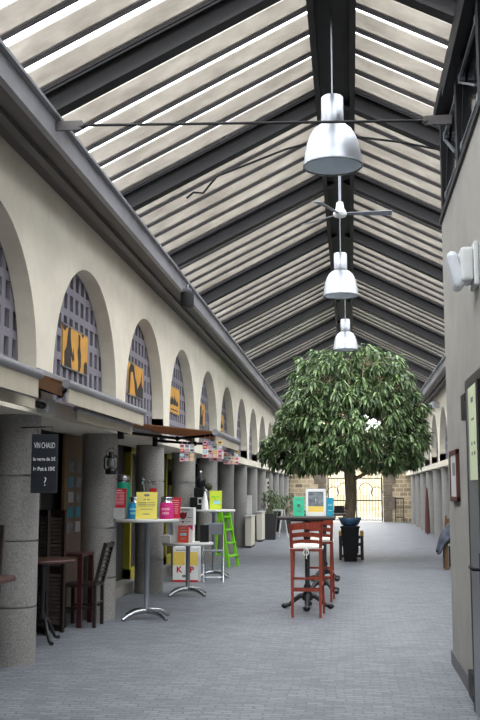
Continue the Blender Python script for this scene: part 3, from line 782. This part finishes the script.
MB().box(-.06, .06, -.05, .05, 0, .1).build('body', 'offwhite', t, bevel=.004); MB().box(-.03, .03, -.02, .02, .1, .115).build('napkin', 'white', t)
t = thing('folded_menu', 'black folded menu standing on the low table', 'menu', (-2.07, 14.2, tz))
R1 = T(0, 0, 0, rx=-.1, rz=.2)
MB().box(-.06, .06, -.005, .005, 0, .23, R1).build('cover', 'black', t); MB().box(-.06, .06, .06, .07, 0, .225, T(0,.0,0,rx=.12,rz=.2)).build('cover', 'black', t)
# cartons on the floor
z = 0
for i, (h, lb) in enumerate(((.245, 'white carton with red lettering and a red foot stripe on the floor'), (.29, 'white carton with yellow panels stacked on the lettered carton'))):
    c = carton((-2.585, 15.85, z), .4, .3, h, lb, 'cartons on the floor')
    if i == 0:
        MB().box(-.2, .2, -.1515, -.15, .0, .03).build('stripe', 'redink', c)
        lettering('lettering', 'K', .13, 'redink', c, facing(-.1, -.1515, .185), bold=.004); lettering('lettering', 'P', .13, 'redink', c, facing(.1, -.1515, .185), bold=.004)
        MB().box(-.05, .02, -.1515, -.15, .07, .11).build('print', 'greytext', c)
    else:
        for s in (-1, 1): MB().box(s*.1-.092, s*.1+.092, -.1525, -.15, .01, .215).build('yellow_panel', 'yellow2', c)
        MB().box(-.15, .0, -.1515, -.15, .235, .245).build('print', 'greytext', c)
    z += h

# third table: coffee machine etc
tz = 1.1
t = thing('coffee_machine', 'black coffee grinder machine with a gauge on the far high table', 'coffee machine', (-2.56, 17.15, tz))
MB().box(-.16, .14, -.12, .12, 0, .2).build('body', 'black', t, bevel=.02)
MB().box(-.1, .06, -.1, .1, .2, .36).build('head', 'black', t, bevel=.02)
MB().lathe([(.05,.36),(.08,.4),(.09,.5),(.05,.53)], n=20).build('hopper', 'clearglass', t)
MB().tube([(0,0,.53),(0,0,.6)], .02, 10).ball((0,0,.61), .03).build('knob', 'chrome', t)
m = MB().box(-.03, .05, -.125, -.118, .08, .2); m.build('gauge_plate', 'offwhite', t)
m = MB().box(-.015, .035, -.128, -.122, .1, .17); m.build('gauge', 'black', t)
m = MB().tube([(.08,-.1,.3),(.12,-.16,.32)], .015, 8); m.build('spout', 'chrome', t)
t = thing('white_napkin', 'white folded cloth standing in front of the coffee machine', 'napkin', (-2.455, 16.95, tz))
m = MB().lathe([(.06,0),(.058,.05),(.045,.14),(.02,.26),(.008,.3)], n=9, smooth=False); m.build('cloth', 'white', t)
t = thing('topiary_ball', 'dark olive ball ornament on a thin stem beside the coffee machine', 'ornament', (-2.43, 17.2, tz))
MB().tube([(0,0,0),(0,0,.32)], .01, 8).build('stem', 'bark', t); MB().ball((0,0,.375), .065, 20, 12).build('ball', 'olive', t); MB().lathe([(.05,0),(.05,.015),(.02,.02)], n=16).build('base', 'black', t)
t = card('menu_card', (-2.285, 17.0, tz), .2, .31, 'limecard', 'lime green card with a pale blue patch on the far high table', [(.1,.38,.55,.18)], rz=.05, lean=.15, lm='paleblue')
MB().box(-.07, .05, -.0025, .0, .2, .225, Matrix.Rotation(-.15, 4, 'X')).build('print', 'lime', t)

shift(T1, 1.1, (-2.29, 11.24, 0)); shift(T2, .71, (-2.23, 13.75, 0)); shift(T3, 1.1, (-2.265, 16.6, 0))
# black box beside the shop door
t = thing('wall_box', 'small black box fixed to the yellow-green shop door frame', 'box', (-3.2, 17.6, 1.62))
MB().box(0, .1, -.12, .12, -.12, .13).build('casing', 'black', t, bevel=.006); MB().box(.1, .103, -.08, .08, -.08, .09).build('face', 'blacksoft', t)
# lime stepladder
t = thing('step_ladder', 'lime green folding stepladder beside the far high table', 'ladder', (-2.36, 18.95, 0), -.35)
H = 1.03; hw = .19
for s in (-1, 1):
    MB().bar((.17, s*hw, 0), (-.02, s*hw*.8, H), .05, .03, (0,1,0)).build('front_rail', 'lime', t)
    MB().bar((-.16, s*hw, 0), (-.05, s*hw*.8, H-.04), .05, .028, (0,1,0)).build('rear_rail', 'lime', t)
for k in range(4):
    z = .2+k*.24; x = .17-.19*z/H; m = MB(); m.box(x-.05, x+.05, -hw+.01*k, hw-.01*k, z-.013, z+.013); m.build('tread', 'lime', t)
MB().box(-.09, .03, -.17, .17, H-.02, H+.02).build('top_tread', 'lime', t)
m = MB(); m.box(-.15, -.12, -hw, hw, .2, .24); m.build('rear_brace', 'lime', t)

# folding chair
t = thing('folding_chair', 'grey metal folding chair behind the low white table', 'chair', (-2.15, 15.75, 0), .15)
MB().box(-.16, .16, -.16, .16, .47, .49).build('seat', 'galv', t, bevel=.006)
MB().box(-.15, .15, .17, .185, .72, .9, T(0,0,0)).build('backrest', 'galv', t, bevel=.006)
for s in (-1, 1):
    MB().tube([(s*.15, -.17, .0), (s*.16, .14, .5), (s*.15, .18, .92)], .011, 8).build('frame', 'chrome', t)
    MB().tube([(s*.13, .2, 0), (s*.13, -.14, .47)], .011, 8).build('leg', 'chrome', t)
MB().tube([(-.15, -.14, .08), (.15, -.14, .08)], .009, 8).build('stretcher', 'chrome', t)
MB().tube([(-.13, .15, .07), (.13, .15, .07)], .009, 8).build('stretcher', 'chrome', t)

# strips of little cards hung under the extended awning
def cards(loc, cols, rows, label, rz=0, w=.056, h=.049):
    t = thing('hanging_cards', label, 'cards', loc, rz, 'card strips hung below the extended awning')
    pal = ['palepink', 'yellow2', 'white', 'paleblue', 'palepink', 'pinkc', 'offwhite', 'yellow']
    for c_ in range(cols):
        st = MB().tube([((c_-(cols-1)/2)*w, 0, .06), ((c_-(cols-1)/2)*w, 0, -rows*h)], .002, 5).build('string', 'palepink', t)
        for r_ in range(rows):
            x = (c_-(cols-1)/2)*w; z = -(r_+.5)*h
            b = MB().box(x-w*.44, x+w*.44, -.004, -.001, z-h*.42, z+h*.42).build('card', pal[(c_*3+r_*5+r_//2) % 8] if r_ < rows-1 else 'palepink', t)
            MB().box(x-w*.3, x+w*.3, -.0055, -.004, z-h*.15, z+h*.2).build('print', pal[(c_+r_*3+4) % 8] if (c_+r_) % 3 else 'crest', b)
    return t
cards((-1.81, 11.05, 1.93), 3, 4, 'strips of pink and white cards under the middle of the awning arm')
cards((-1.52, 11.02, 1.965), 4, 4, 'largest bunch of pink and white cards at the awning corner')
cards((-1.62, 12.0, 1.91), 3, 3, 'low strip of pink cards hanging just behind the largest bunch')
cards((-1.56, 13.1, 1.95), 4, 4, 'strips of pink and yellow cards at the far awning corner', .6)

# ------------------------------------------------------------------ bar tables and stools
def bar_table(loc, label, rz=0):
    t = thing('bar_table', label, 'table', loc, rz, 'dark bar tables in the middle of the hall')
    tt = MB().box(-.35, .35, -.3, .3, 1.065, 1.1).build('tabletop', 'wooddark', t, bevel=.012); tt.rotation_euler.z = -rz
    MB().box(-.2, .2, -.02, .02, 1.04, 1.065).box(-.02, .02, -.2, .2, 1.04, 1.065).lathe([(.03,1.04),(.06,1.03),(.035,.98),(.03,.9),(.045,.85),(.03,.8),(.03,.3),(.05,.26),(.035,.22),(.07,.16),(.06,.1)], n=20).build('pedestal', 'iron', t)
    for k in range(4):
        a = PI/2*k-PI/2; ca, sa = math.cos(a), math.sin(a)
        m = MB().tube([(ca*r_, sa*r_, z) for r_, z in ((.02,.15),(.09,.15),(.16,.1),(.22,.045),(.275,.035))], [.035,.032,.028,.026,.03], 10); m.ball((ca*.275, sa*.275, .032), .045, 14, 8, .7); m.build('claw_foot', 'iron', t)
    return t
bar_table((-.54, 12.38, 0), 'dark bar table on a cast iron pedestal holding green and cyan cards')
bar_table((-.42, 14.3, 0), 'dark bar table with an iron pedestal, second in the row behind the stools', PI/4)
bar_table((-.43, 16.25, 0), 'dark bar table farthest along the row, before the black planter', PI/4)
def stool(loc, rz, label):
    t = thing('bar_stool', label, 'stool', loc, rz, 'mahogany bar stools')
    w, d, sh, bh = .37, .36, .76, 1.035      # back on the -Y side
    MB().box(-w/2, w/2, -d/2, d/2, sh-.03, sh).build('seat', 'mahog', t, bevel=.01)
    c = MB(); 
    N = 14; g = []
    for i in range(N+1):
        for j in range(N+1):
            u, v = i/N*2-1, j/N*2-1; e = (1-abs(u)**4)*(1-abs(v)**4)
            g.append((u*w/2*1.02, v*d/2*1.02, sh+.012+.038*e))
    c.add(g, [(i*(N+1)+j, (i+1)*(N+1)+j, (i+1)*(N+1)+j+1, i*(N+1)+j+1) for i in range(N) for j in range(N)], True)
    b_ = [(x, y, sh+.0) for x, y, _ in g]
    c.add(b_, [(i*(N+1)+j+1, (i+1)*(N+1)+j+1, (i+1)*(N+1)+j, i*(N+1)+j) for i in range(N) for j in range(N)], True)
    ring = [i*(N+1) for i in range(N+1)]+[N*(N+1)+j for j in range(1, N+1)]+[i*(N+1)+N for i in range(N-1, -1, -1)]+[j for j in range(N-1, 0, -1)]
    o = (N+1)**2; L = len(ring)
    c.f += [(ring[k], ring[(k+1) % L], ring[(k+1) % L]+o, ring[k]+o) for k in range(L)]
    cu = c.build('cushion', 'cushion', t)
    m = MB()
    for s in (-1, 1): m.tube([(0,-d/2-.01,sh+.02),(s*.02,-d/2-.03,sh-.01),(s*.03,-d/2-.035,sh-.05),(s*.01,-d/2-.03,sh-.07)], .007, 6)
    m.ball((0,-d/2-.03,sh-.0), .018); m.tube([(0,-d/2-.03,sh),(.005,-d/2-.035,sh-.11)], .007, 6); m.build('bow_tie', 'cushion', cu)
    for s in (-1, 1):
        q = MB().hexa([(s*.155-.014,-d/2-.035,0),(s*.155+.014,-d/2-.035,0),(s*.155+.014,-d/2-.007,0),(s*.155-.014,-d/2-.007,0),
                       (s*.162-.018,-d/2-.002,sh),(s*.162+.018,-d/2-.002,sh),(s*.162+.018,-d/2+.034,sh),(s*.162-.018,-d/2+.034,sh)])
        q.hexa([(s*.162-.018,-d/2-.002,sh),(s*.162+.018,-d/2-.002,sh),(s*.162+.018,-d/2+.034,sh),(s*.162-.018,-d/2+.034,sh),
                (s*.176-.016,-d/2-.07,bh),(s*.176+.016,-d/2-.07,bh),(s*.176+.016,-d/2-.045,bh),(s*.176-.016,-d/2-.045,bh)])
        q.build('leg', 'mahog', t)
        q = MB().hexa([(s*.185-.013,d/2+.02,0),(s*.185+.013,d/2+.02,0),(s*.185+.013,d/2+.046,0),(s*.185-.013,d/2+.046,0),
                       (s*.162-.018,d/2-.04,sh-.03),(s*.162+.018,d/2-.04,sh-.03),(s*.162+.018,d/2-.004,sh-.03),(s*.162-.018,d/2-.004,sh-.03)]); q.build('leg', 'mahog', t)
    for z, hh in ((bh-.035, .075), (bh-.13, .05), (bh-.205, .035)):
        q = MB(); yo = -d/2+.01-.067*(z-sh)/(bh-sh); K = 8
        for i in range(K):
            u0, u1 = i/K*2-1, (i+1)/K*2-1
            f_ = lambda u: (u*.172, yo-.035*(1-u*u), z+.018*(1-u*u))
            a, b = f_(u0), f_(u1)
            q.hexa([(a[0],a[1]-.009,a[2]-hh/2),(b[0],b[1]-.009,b[2]-hh/2),(b[0],b[1]+.009,b[2]-hh/2),(a[0],a[1]+.009,a[2]-hh/2),
                    (a[0],a[1]-.009,a[2]+hh/2),(b[0],b[1]-.009,b[2]+hh/2),(b[0],b[1]+.009,b[2]+hh/2),(a[0],a[1]+.009,a[2]+hh/2)])
        q.build('back_slat', 'mahog', t)
    for (y, z) in ((-d/2-.005, .43), (-d/2-.012, .3), (d/2+.015, .28)):
        MB().bar((-.16, y, z), (.16, y, z), .022, .026).build('rung', 'mahog', t)
    for s in (-1, 1): MB().bar((s*.165, -d/2-.01, .36), (s*.175, d/2+.01, .36), .022, .026).build('rung', 'mahog', t)
    return t
st = stool((-.515, 11.70, 0), 0, 'mahogany bar stool with a white tied cushion, nearest the camera')
dup(st, (-.425, 13.3, 0), 0, 'mahogany bar stool drawn up to the second bar table')
# cards on the bar table
t = card('menu_card', (-.645, 12.48, 1.1), .14, .235, 'greencard', 'mint green card standing on the first bar table', [(0,.55,.3,.14),(0,.85,.5,.04),(0,.25,.4,.03)], lean=.1)
t = thing('picture_frame', 'white framed photograph standing on the first bar table', 'picture frame', (-.435, 12.5, 1.102))
R = Matrix.Rotation(-.12, 4, 'X'); f = MB()
for a in ((-.125,-.095,0,.335), (.095,.125,0,.335), (-.125,.125,.3,.335), (-.125,.125,0,.05)): f.box(a[0], a[1], 0, .016, a[2], a[3], R)
f.build('frame', 'white', t); MB().box(-.095, .095, .005, .012, .12, .3, R).build('photograph', 'photo', t); MB().box(-.095, .095, .004, .011, .05, .12, R).build('yellow_band', 'yellow2', t)
MB().bar((0, .02, .2), (0, .12, .004), .05, .005, (1,0,0)).build('prop', 'white', t)
card('menu_card', (-.262, 12.5, 1.1), .09, .225, 'cyancard', 'narrow cyan card beside the framed photograph', [(0,.6,.5,.1),(0,.3,.6,.04)], rz=-.15, lean=.12, lm='paleblue')
t = thing('napkin_holder', 'low dark napkin holder on the second bar table', 'holder', (-.17, 14.3, 1.1))
MB().box(-.07, .07, -.05, .05, 0, .012).build('base', 'black', t); MB().box(-.07, .07, -.05, -.044, .012, .1).box(-.07, .07, .044, .05, .012, .1).build('side_plate', 'black', t); MB().box(-.06, .06, -.035, .035, .012, .07).build('napkin', 'wooddark', t)

# ------------------------------------------------------------------ tree, planter, stand
TX, TY = -.02, 21.2
tree = thing('indoor_tree', 'large round-crowned evergreen tree growing in the middle of the hall', 'tree', (TX, TY, 0))
rnd = random.Random(11)
tr = MB()
tp = [(.0,0,.12),(.0,0,.5),(-.03,.01,.85),(.015,.0,1.2),(.0,.02,1.7),(.02,0,2.2),(-.02,0,2.8),(.0,.02,3.4),(.02,0,3.9)]
tr.tube(tp, [.16,.14,.135,.115,.118,.1,.075,.05,.02], 14)
tr.build('trunk', 'bark', tree)
def rad_at(z):       # crown half-width by height
    pts = [(1.75,1.15),(1.95,1.65),(2.3,1.8),(2.7,1.74),(3.1,1.58),(3.5,1.38),(3.9,1.2),(4.2,.95),(4.38,.55),(4.45,.2)]
    if z <= pts[0][0]: return pts[0][1]
    for (a, ra), (b, rb) in zip(pts, pts[1:]):
        if z <= b: return ra+(rb-ra)*(z-a)/(b-a)
    return .1
tips = []
tries = 0
while len(tips) < 460 and tries < 9000:
    tries += 1
    z = rnd.uniform(1.92, 4.36); a = rnd.uniform(0, 2*PI); R_ = rad_at(z-.1)*(.92+.07*math.sin(3*a+2.3*z)+.06*math.sin(5*a-4*z+1))
    f = rnd.uniform(.3, 1)**.45
    if f < .6 and rnd.random() < .4: continue
    x, y = R_*f*math.cos(a), R_*f*math.sin(a)*.98
    # airy hole through the crown
    if abs(x-.52) < .27 and abs(z-2.9) < .22: continue
    if z < 2.15 and R_*f < .35: continue
    if any((x-p[0])**2+(y-p[1])**2+(z-p[2])**2 < .25**2 for p in tips): continue
    tips.append((x, y, z))
br = MB()
mains = []
for k in range(11):
    a = k*2.4; z0 = 1.6+.2*k; z1 = z0+rnd.uniform(.35, .7); R_ = .62*rad_at(z1)
    p0 = Vector((0, 0, z0)); p1 = Vector((R_*math.cos(a), R_*math.sin(a), z1)); mid = (p0+p1)/2+Vector((0, 0, -.06))
    br.tube([p0, mid, p1], [.04, .03, .018], 8); mains.append((p0, mid, p1))
anch = [p for q in mains for p in (q[1], q[2], (q[1]+q[2])/2)]+[Vector((0, 0, z)) for z in (2.2, 2.7, 3.2, 3.7)]
for p in tips:
    v = Vector(p); a = min(anch, key=lambda q: (q-v).length)
    br.tube([a, (a+v)/2+Vector((0, 0, .05)), v], [.012, .009, .005], 5, cap=False)
br.build('branches', 'bark', tree)
def leaves(m, tips, ln, wd, count, rnd, droop=.5):
    for p in tips:
        p = Vector(p); out = Vector((p.x, p.y, 0))
        out = out.normalized() if out.length > .05 else Vector((1, 0, 0))
        for k in range(count):
            a = rnd.uniform(0, 2*PI); el = rnd.uniform(-1.35, .3)
            d = Vector((math.cos(a)*math.cos(el), math.sin(a)*math.cos(el), math.sin(el)))+out*.45
            d.normalize(); L = ln*rnd.uniform(.7, 1.15); w = wd*rnd.uniform(.8, 1.15)
            sd = d.cross(Vector((0, 0, 1)));
            if sd.length < .05: sd = Vector((1, 0, 0))
            sd.normalize(); up = sd.cross(d)
            sd = (sd*math.cos(.6*(rnd.random()-.5))+up*math.sin(.6*(rnd.random()-.5))).normalized(); up = sd.cross(d)
            b = p+d*.03+Vector((rnd.uniform(-.04, .04), rnd.uniform(-.04, .04), rnd.uniform(-.05, .05)))
            dr = Vector((0, 0, -1))
            c0 = b; c1 = b+d*L*.35; c2 = b+d*L*.7+dr*L*droop*.2; c3 = b+d*L*.92+dr*L*droop*.55
            m.add([c0, c1-sd*w/2+up*w*.15, c1, c1+sd*w/2+up*w*.15, c2-sd*w*.42+up*w*.12, c2, c2+sd*w*.42+up*w*.12, c3],
                  [(0,2,1),(0,3,2),(1,2,5,4),(2,3,6,5),(4,5,7),(5,6,7)], True)
lf = MB(); leaves(lf, tips, .21, .05, 40, rnd)
lf.build('foliage', 'leaf', tree, double=True)
MB().lathe([(.14,.115),(.16,.13),(.17,.5),(.165,.52),(.14,.52),(.13,.5)], n=24).build('root_tub', 'planter', tree)
t = thing('wooden_stand', 'dark four-legged wooden stand with brass corner caps around the tree tub', 'stand', (TX+.01, TY, 0))
for x in (-.22, .22):
    for y in (-.22, .22):
        l = MB().box(x-.03, x+.03, y-.03, y+.03, 0, .52).build('leg', 'wooddark', t)
        MB().box(x-.035, x+.035, y-.035, y+.035, .49, .58).build('brass_cap', 'brass', l)
m = MB()
for z in (.07, .3, .45):
    for s in (-1, 1): m.box(-.22, .22, s*.22-.013, s*.22+.013, z-.02, z+.02); m.box(s*.22-.013, s*.22+.013, -.22, .22, z-.02, z+.02)
m.box(-.2, .2, -.2, .2, .075, .1)
m.build('rails', 'wooddark', t)
t = thing('square_planter', 'tall tapered black planter standing in front of the tree trunk', 'planter', (-.03, 20.55, 0))
def tap(z0, z1, a, b): return [(-a,-a,z0),(a,-a,z0),(a,a,z0),(-a,a,z0),(-b,-b,z1),(b,-b,z1),(b,b,z1),(-b,b,z1)]
MB().hexa(tap(0, .7, .125, .185)).build('body', 'potblack', t, bevel=.012)
MB().hexa(tap(.66, .7, .192, .197)).build('rim', 'potblack', t, bevel=.008)
m = MB(); N = 24
prof = [(.12,.70),(.17,.73),(.21,.81),(.235,.86),(.21,.855),(.15,.78),(.03,.75)]
m.lathe(prof, n=N); m.v = [(x*(1+.05*math.sin(5*math.atan2(y, x))), y, z+.012*math.sin(3*math.atan2(y, x))*(1 if z > .82 else 0)) for x, y, z in m.v]
tag(m.build('plastic_bowl', 'bluebowl', loc=(-.03, 20.55, 0)), 'dark blue plastic bowl resting on the black planter', 'bowl')

# ------------------------------------------------------------------ far shop side
def shrub(t, c, r, n, cnt, seed, ln=.14, wd=.03, stem=True):
    rr = random.Random(seed); tp_ = []
    while len(tp_) < n:
        x, y, z = rr.uniform(-r, r), rr.uniform(-r, r), rr.uniform(-r, r*1.3)
        if x*x+y*y+z*z*.6 < r*r: tp_.append((x, y, c+z))
    m = MB(); leaves(m, tp_, ln, wd, cnt, rr); m.build('foliage', 'leaf2', t, double=True)
    b = MB()
    for p in tp_[::2]: b.tube([(0, 0, c-r-.15), (p[0]*.4, p[1]*.4, c-.1), p], [.012, .008, .004], 5)
    b.build('stems', 'bark', t)
t = thing('potted_shrub', 'green shrub in a tall tapered anthracite planter by the cream cabinet', 'plant', (-2.33, 29.2, 0))
MB().hexa(tap(0, .74, .14, .2)).build('planter', 'planter', t, bevel=.01); shrub(t, 1.08, .32, 26, 12, 3)
t = thing('potted_shrub', 'leafy shrub in a smaller dark planter beyond the leaning boards', 'plant', (-2.18, 33.6, 0))
MB().hexa(tap(0, .5, .14, .19)).build('planter', 'planter', t, bevel=.01); shrub(t, .95, .36, 26, 12, 5)
t = thing('potted_shrub', 'pale leafy shrub in a round pot between the far pillars', 'plant', (-2.5, 32.7, 0))
MB().lathe([(.13,0),(.18,.3),(.19,.4),(.17,.4)], n=20).build('planter', 'cream', t); shrub(t, .98, .38, 30, 12, 9, .16, .03)
t = thing('a_board', 'white framed folding pavement board beside the tall planter', 'sign board', (-2.2, 30.6, 0), -.7)
for s in (-1, 1):
    f = MB(); R = T(0, s*.2, 0, rx=s*.2)
    f.box(-.22, -.18, -.012, .012, 0, .85, R); f.box(.18, .22, -.012, .012, 0, .85, R); f.box(-.22, .22, -.012, .012, .8, .85, R); f.box(-.22, .22, -.012, .012, .12, .17, R)
    q = f.build('frame', 'white', t); MB().box(-.18, .18, -.006, .006, .17, .8, R).build('panel', 'slate' if s < 0 else 'offwhite', q)
for y, h, lb in ((25.35, .76, 'cream low cabinet beside the white panel between the pillars'), (28.35, .8, 'cream low cabinet just before the tall planter')):
    t = thing('low_cabinet', lb, 'cabinet', (-2.535, y, 0), 0, 'cream cabinets between the pillars')
    MB().box(-.08, .08, -.45, .45, .05, h).build('body', 'cream', t, bevel=.01); MB().box(-.09, .09, -.47, .47, h, h+.03).build('top', 'offwhite', t); MB().box(-.07, .07, -.43, .43, 0, .05).build('plinth', 'planter', t)
t = thing('display_panel', 'white display panel standing on the cream cabinet', 'panel', (-2.535, 25.2, .79))
MB().box(-.06, .06, -.02, .02, 0, .5).build('sheet', 'white', t); MB().box(-.06, .06, -.06, .06, 0, .015).build('foot', 'galv', t)
t = thing('hanging_banner', 'narrow cream banner with dark marks hanging between far pillars', 'banner', (-2.52, 30.5, 1.72))
MB().box(-.045, .045, -.006, .006, -.85, .05).build('cloth', 'cream', t)
m = MB()
for k in range(6): m.box(.0, .05, -.0085, -.006, -.12-k*.14, -.05-k*.14)
m.build('print', 'ink', t); MB().tube([(-.07,0,.06),(.07,0,.06)], .01, 8).tube([(0,0,.06),(0,0,.33)], .004, 6).build('rod', 'galv', t)

# ------------------------------------------------------------------ things by the colonnade
t = thing('side_chair', 'light brown wooden box seat half covered by a cloth, past the grey wall', 'chair', (1.86, 18.75, 0))
MB().box(-.2, .2, -.2, .2, .46, .5).build('seat', 'woodmid', t, bevel=.01)
for x in (-.17, .17):
    for y in (-.17, .17): MB().box(x-.03, x+.03, y-.03, y+.03, 0, .46).build('leg', 'woodmid', t)
MB().box(-.13, .17, -.16, -.145, .06, .42).box(.15, .165, -.16, .16, .06, .42).build('panel', 'wooddark', t)
MB().bar((.16, .19, .5), (.2, .24, .95), .04, .03).bar((-.16, .19, .5), (-.12, .24, .95), .04, .03).box(-.14, .22, .2, .235, .7, .9).build('backrest', 'woodmid', t)
m = MB(); N = 30; g = []
path = [(-.30, .34), (-.27, .46), (-.235, .56), (-.17, .68), (-.05, .80), (.08, .83), (.2, .76), (.26, .6)]
for i in range(N+1):
    f = i/N*(len(path)-1); k = min(int(f), len(path)-2); q = f-k
    px_, pz_ = path[k][0]*(1-q)+path[k+1][0]*q, path[k][1]*(1-q)+path[k+1][1]*q
    for j in range(N+1):
        v = j/N*2-1
        z = pz_-.16*abs(v)**3+.025*math.sin(v*9+i*.5)+.015*math.sin(v*17-i*.7)
        x = px_+.02*math.sin(v*8+i*.3)
        g.append((x, v*.25*(1-.12*math.sin(i*.35)), max(z, .30)))
m.add(g, [(i*(N+1)+j, (i+1)*(N+1)+j, (i+1)*(N+1)+j+1, i*(N+1)+j+1) for i in range(N) for j in range(N)], True)
o = m.build('draped_jacket', 'jacket', loc=(1.84, 18.72, 0))
so = o.modifiers.new('solid', 'SOLIDIFY'); so.thickness = .025
tag(o, 'slate blue jacket thrown over the wooden seat past the grey wall', 'jacket')
t = thing('furled_parasol', 'dark red furled parasol leaning between the colonnade pillars', 'parasol', (2.42, 32.9, 0))
MB().tube([(0,0,0),(0,0,1.5)], .02, 8).build('pole', 'woodmid', t)
MB().lathe([(.08,.05),(.085,.1),(.075,.6),(.05,1.15),(.025,1.45)], n=9, smooth=False).build('canvas', 'parasol', t)

# ------------------------------------------------------------------ light, camera, render look
w = bpy.data.worlds.new('sky'); sc.world = w; w.use_nodes = True
nt = w.node_tree; bg = nt.nodes['Background']     # overcast sky: brightest overhead, a third as bright at the horizon
tc = nt.nodes.new('ShaderNodeTexCoord'); sx = nt.nodes.new('ShaderNodeSeparateXYZ'); nt.links.new(tc.outputs['Generated'], sx.inputs['Vector'])
rp = nt.nodes.new('ShaderNodeMapRange'); rp.inputs['From Min'].default_value = 0; rp.inputs['From Max'].default_value = 1
rp.inputs['To Min'].default_value = .85; rp.inputs['To Max'].default_value = 2.3
nt.links.new(sx.outputs['Z'], rp.inputs['Value']); nt.links.new(rp.outputs['Result'], bg.inputs['Strength'])
bg.inputs['Color'].default_value = (.93, .96, 1, 1)
sun = bpy.data.lights.new('sun', 'SUN'); sun.energy = 0.0
cam = bpy.data.cameras.new('camera'); co = bpy.data.objects.new('camera', cam); COL.objects.link(co)
bpy.data.lights.remove(sun)
cam.sensor_fit = 'VERTICAL'; cam.sensor_height = 36; cam.sensor_width = 24; cam.lens = 50
pitch = math.atan(.13); yaw = math.atan(.111*math.cos(pitch))
co.location = (0, 0, 1.42); co.rotation_euler = (PI/2+pitch, 0, yaw)
cam.clip_start = .05; cam.clip_end = 200
sc.camera = co
sc.view_settings.view_transform = 'Standard'; sc.view_settings.look = 'None'; sc.view_settings.gamma = 1; sc.view_settings.exposure = 2.42
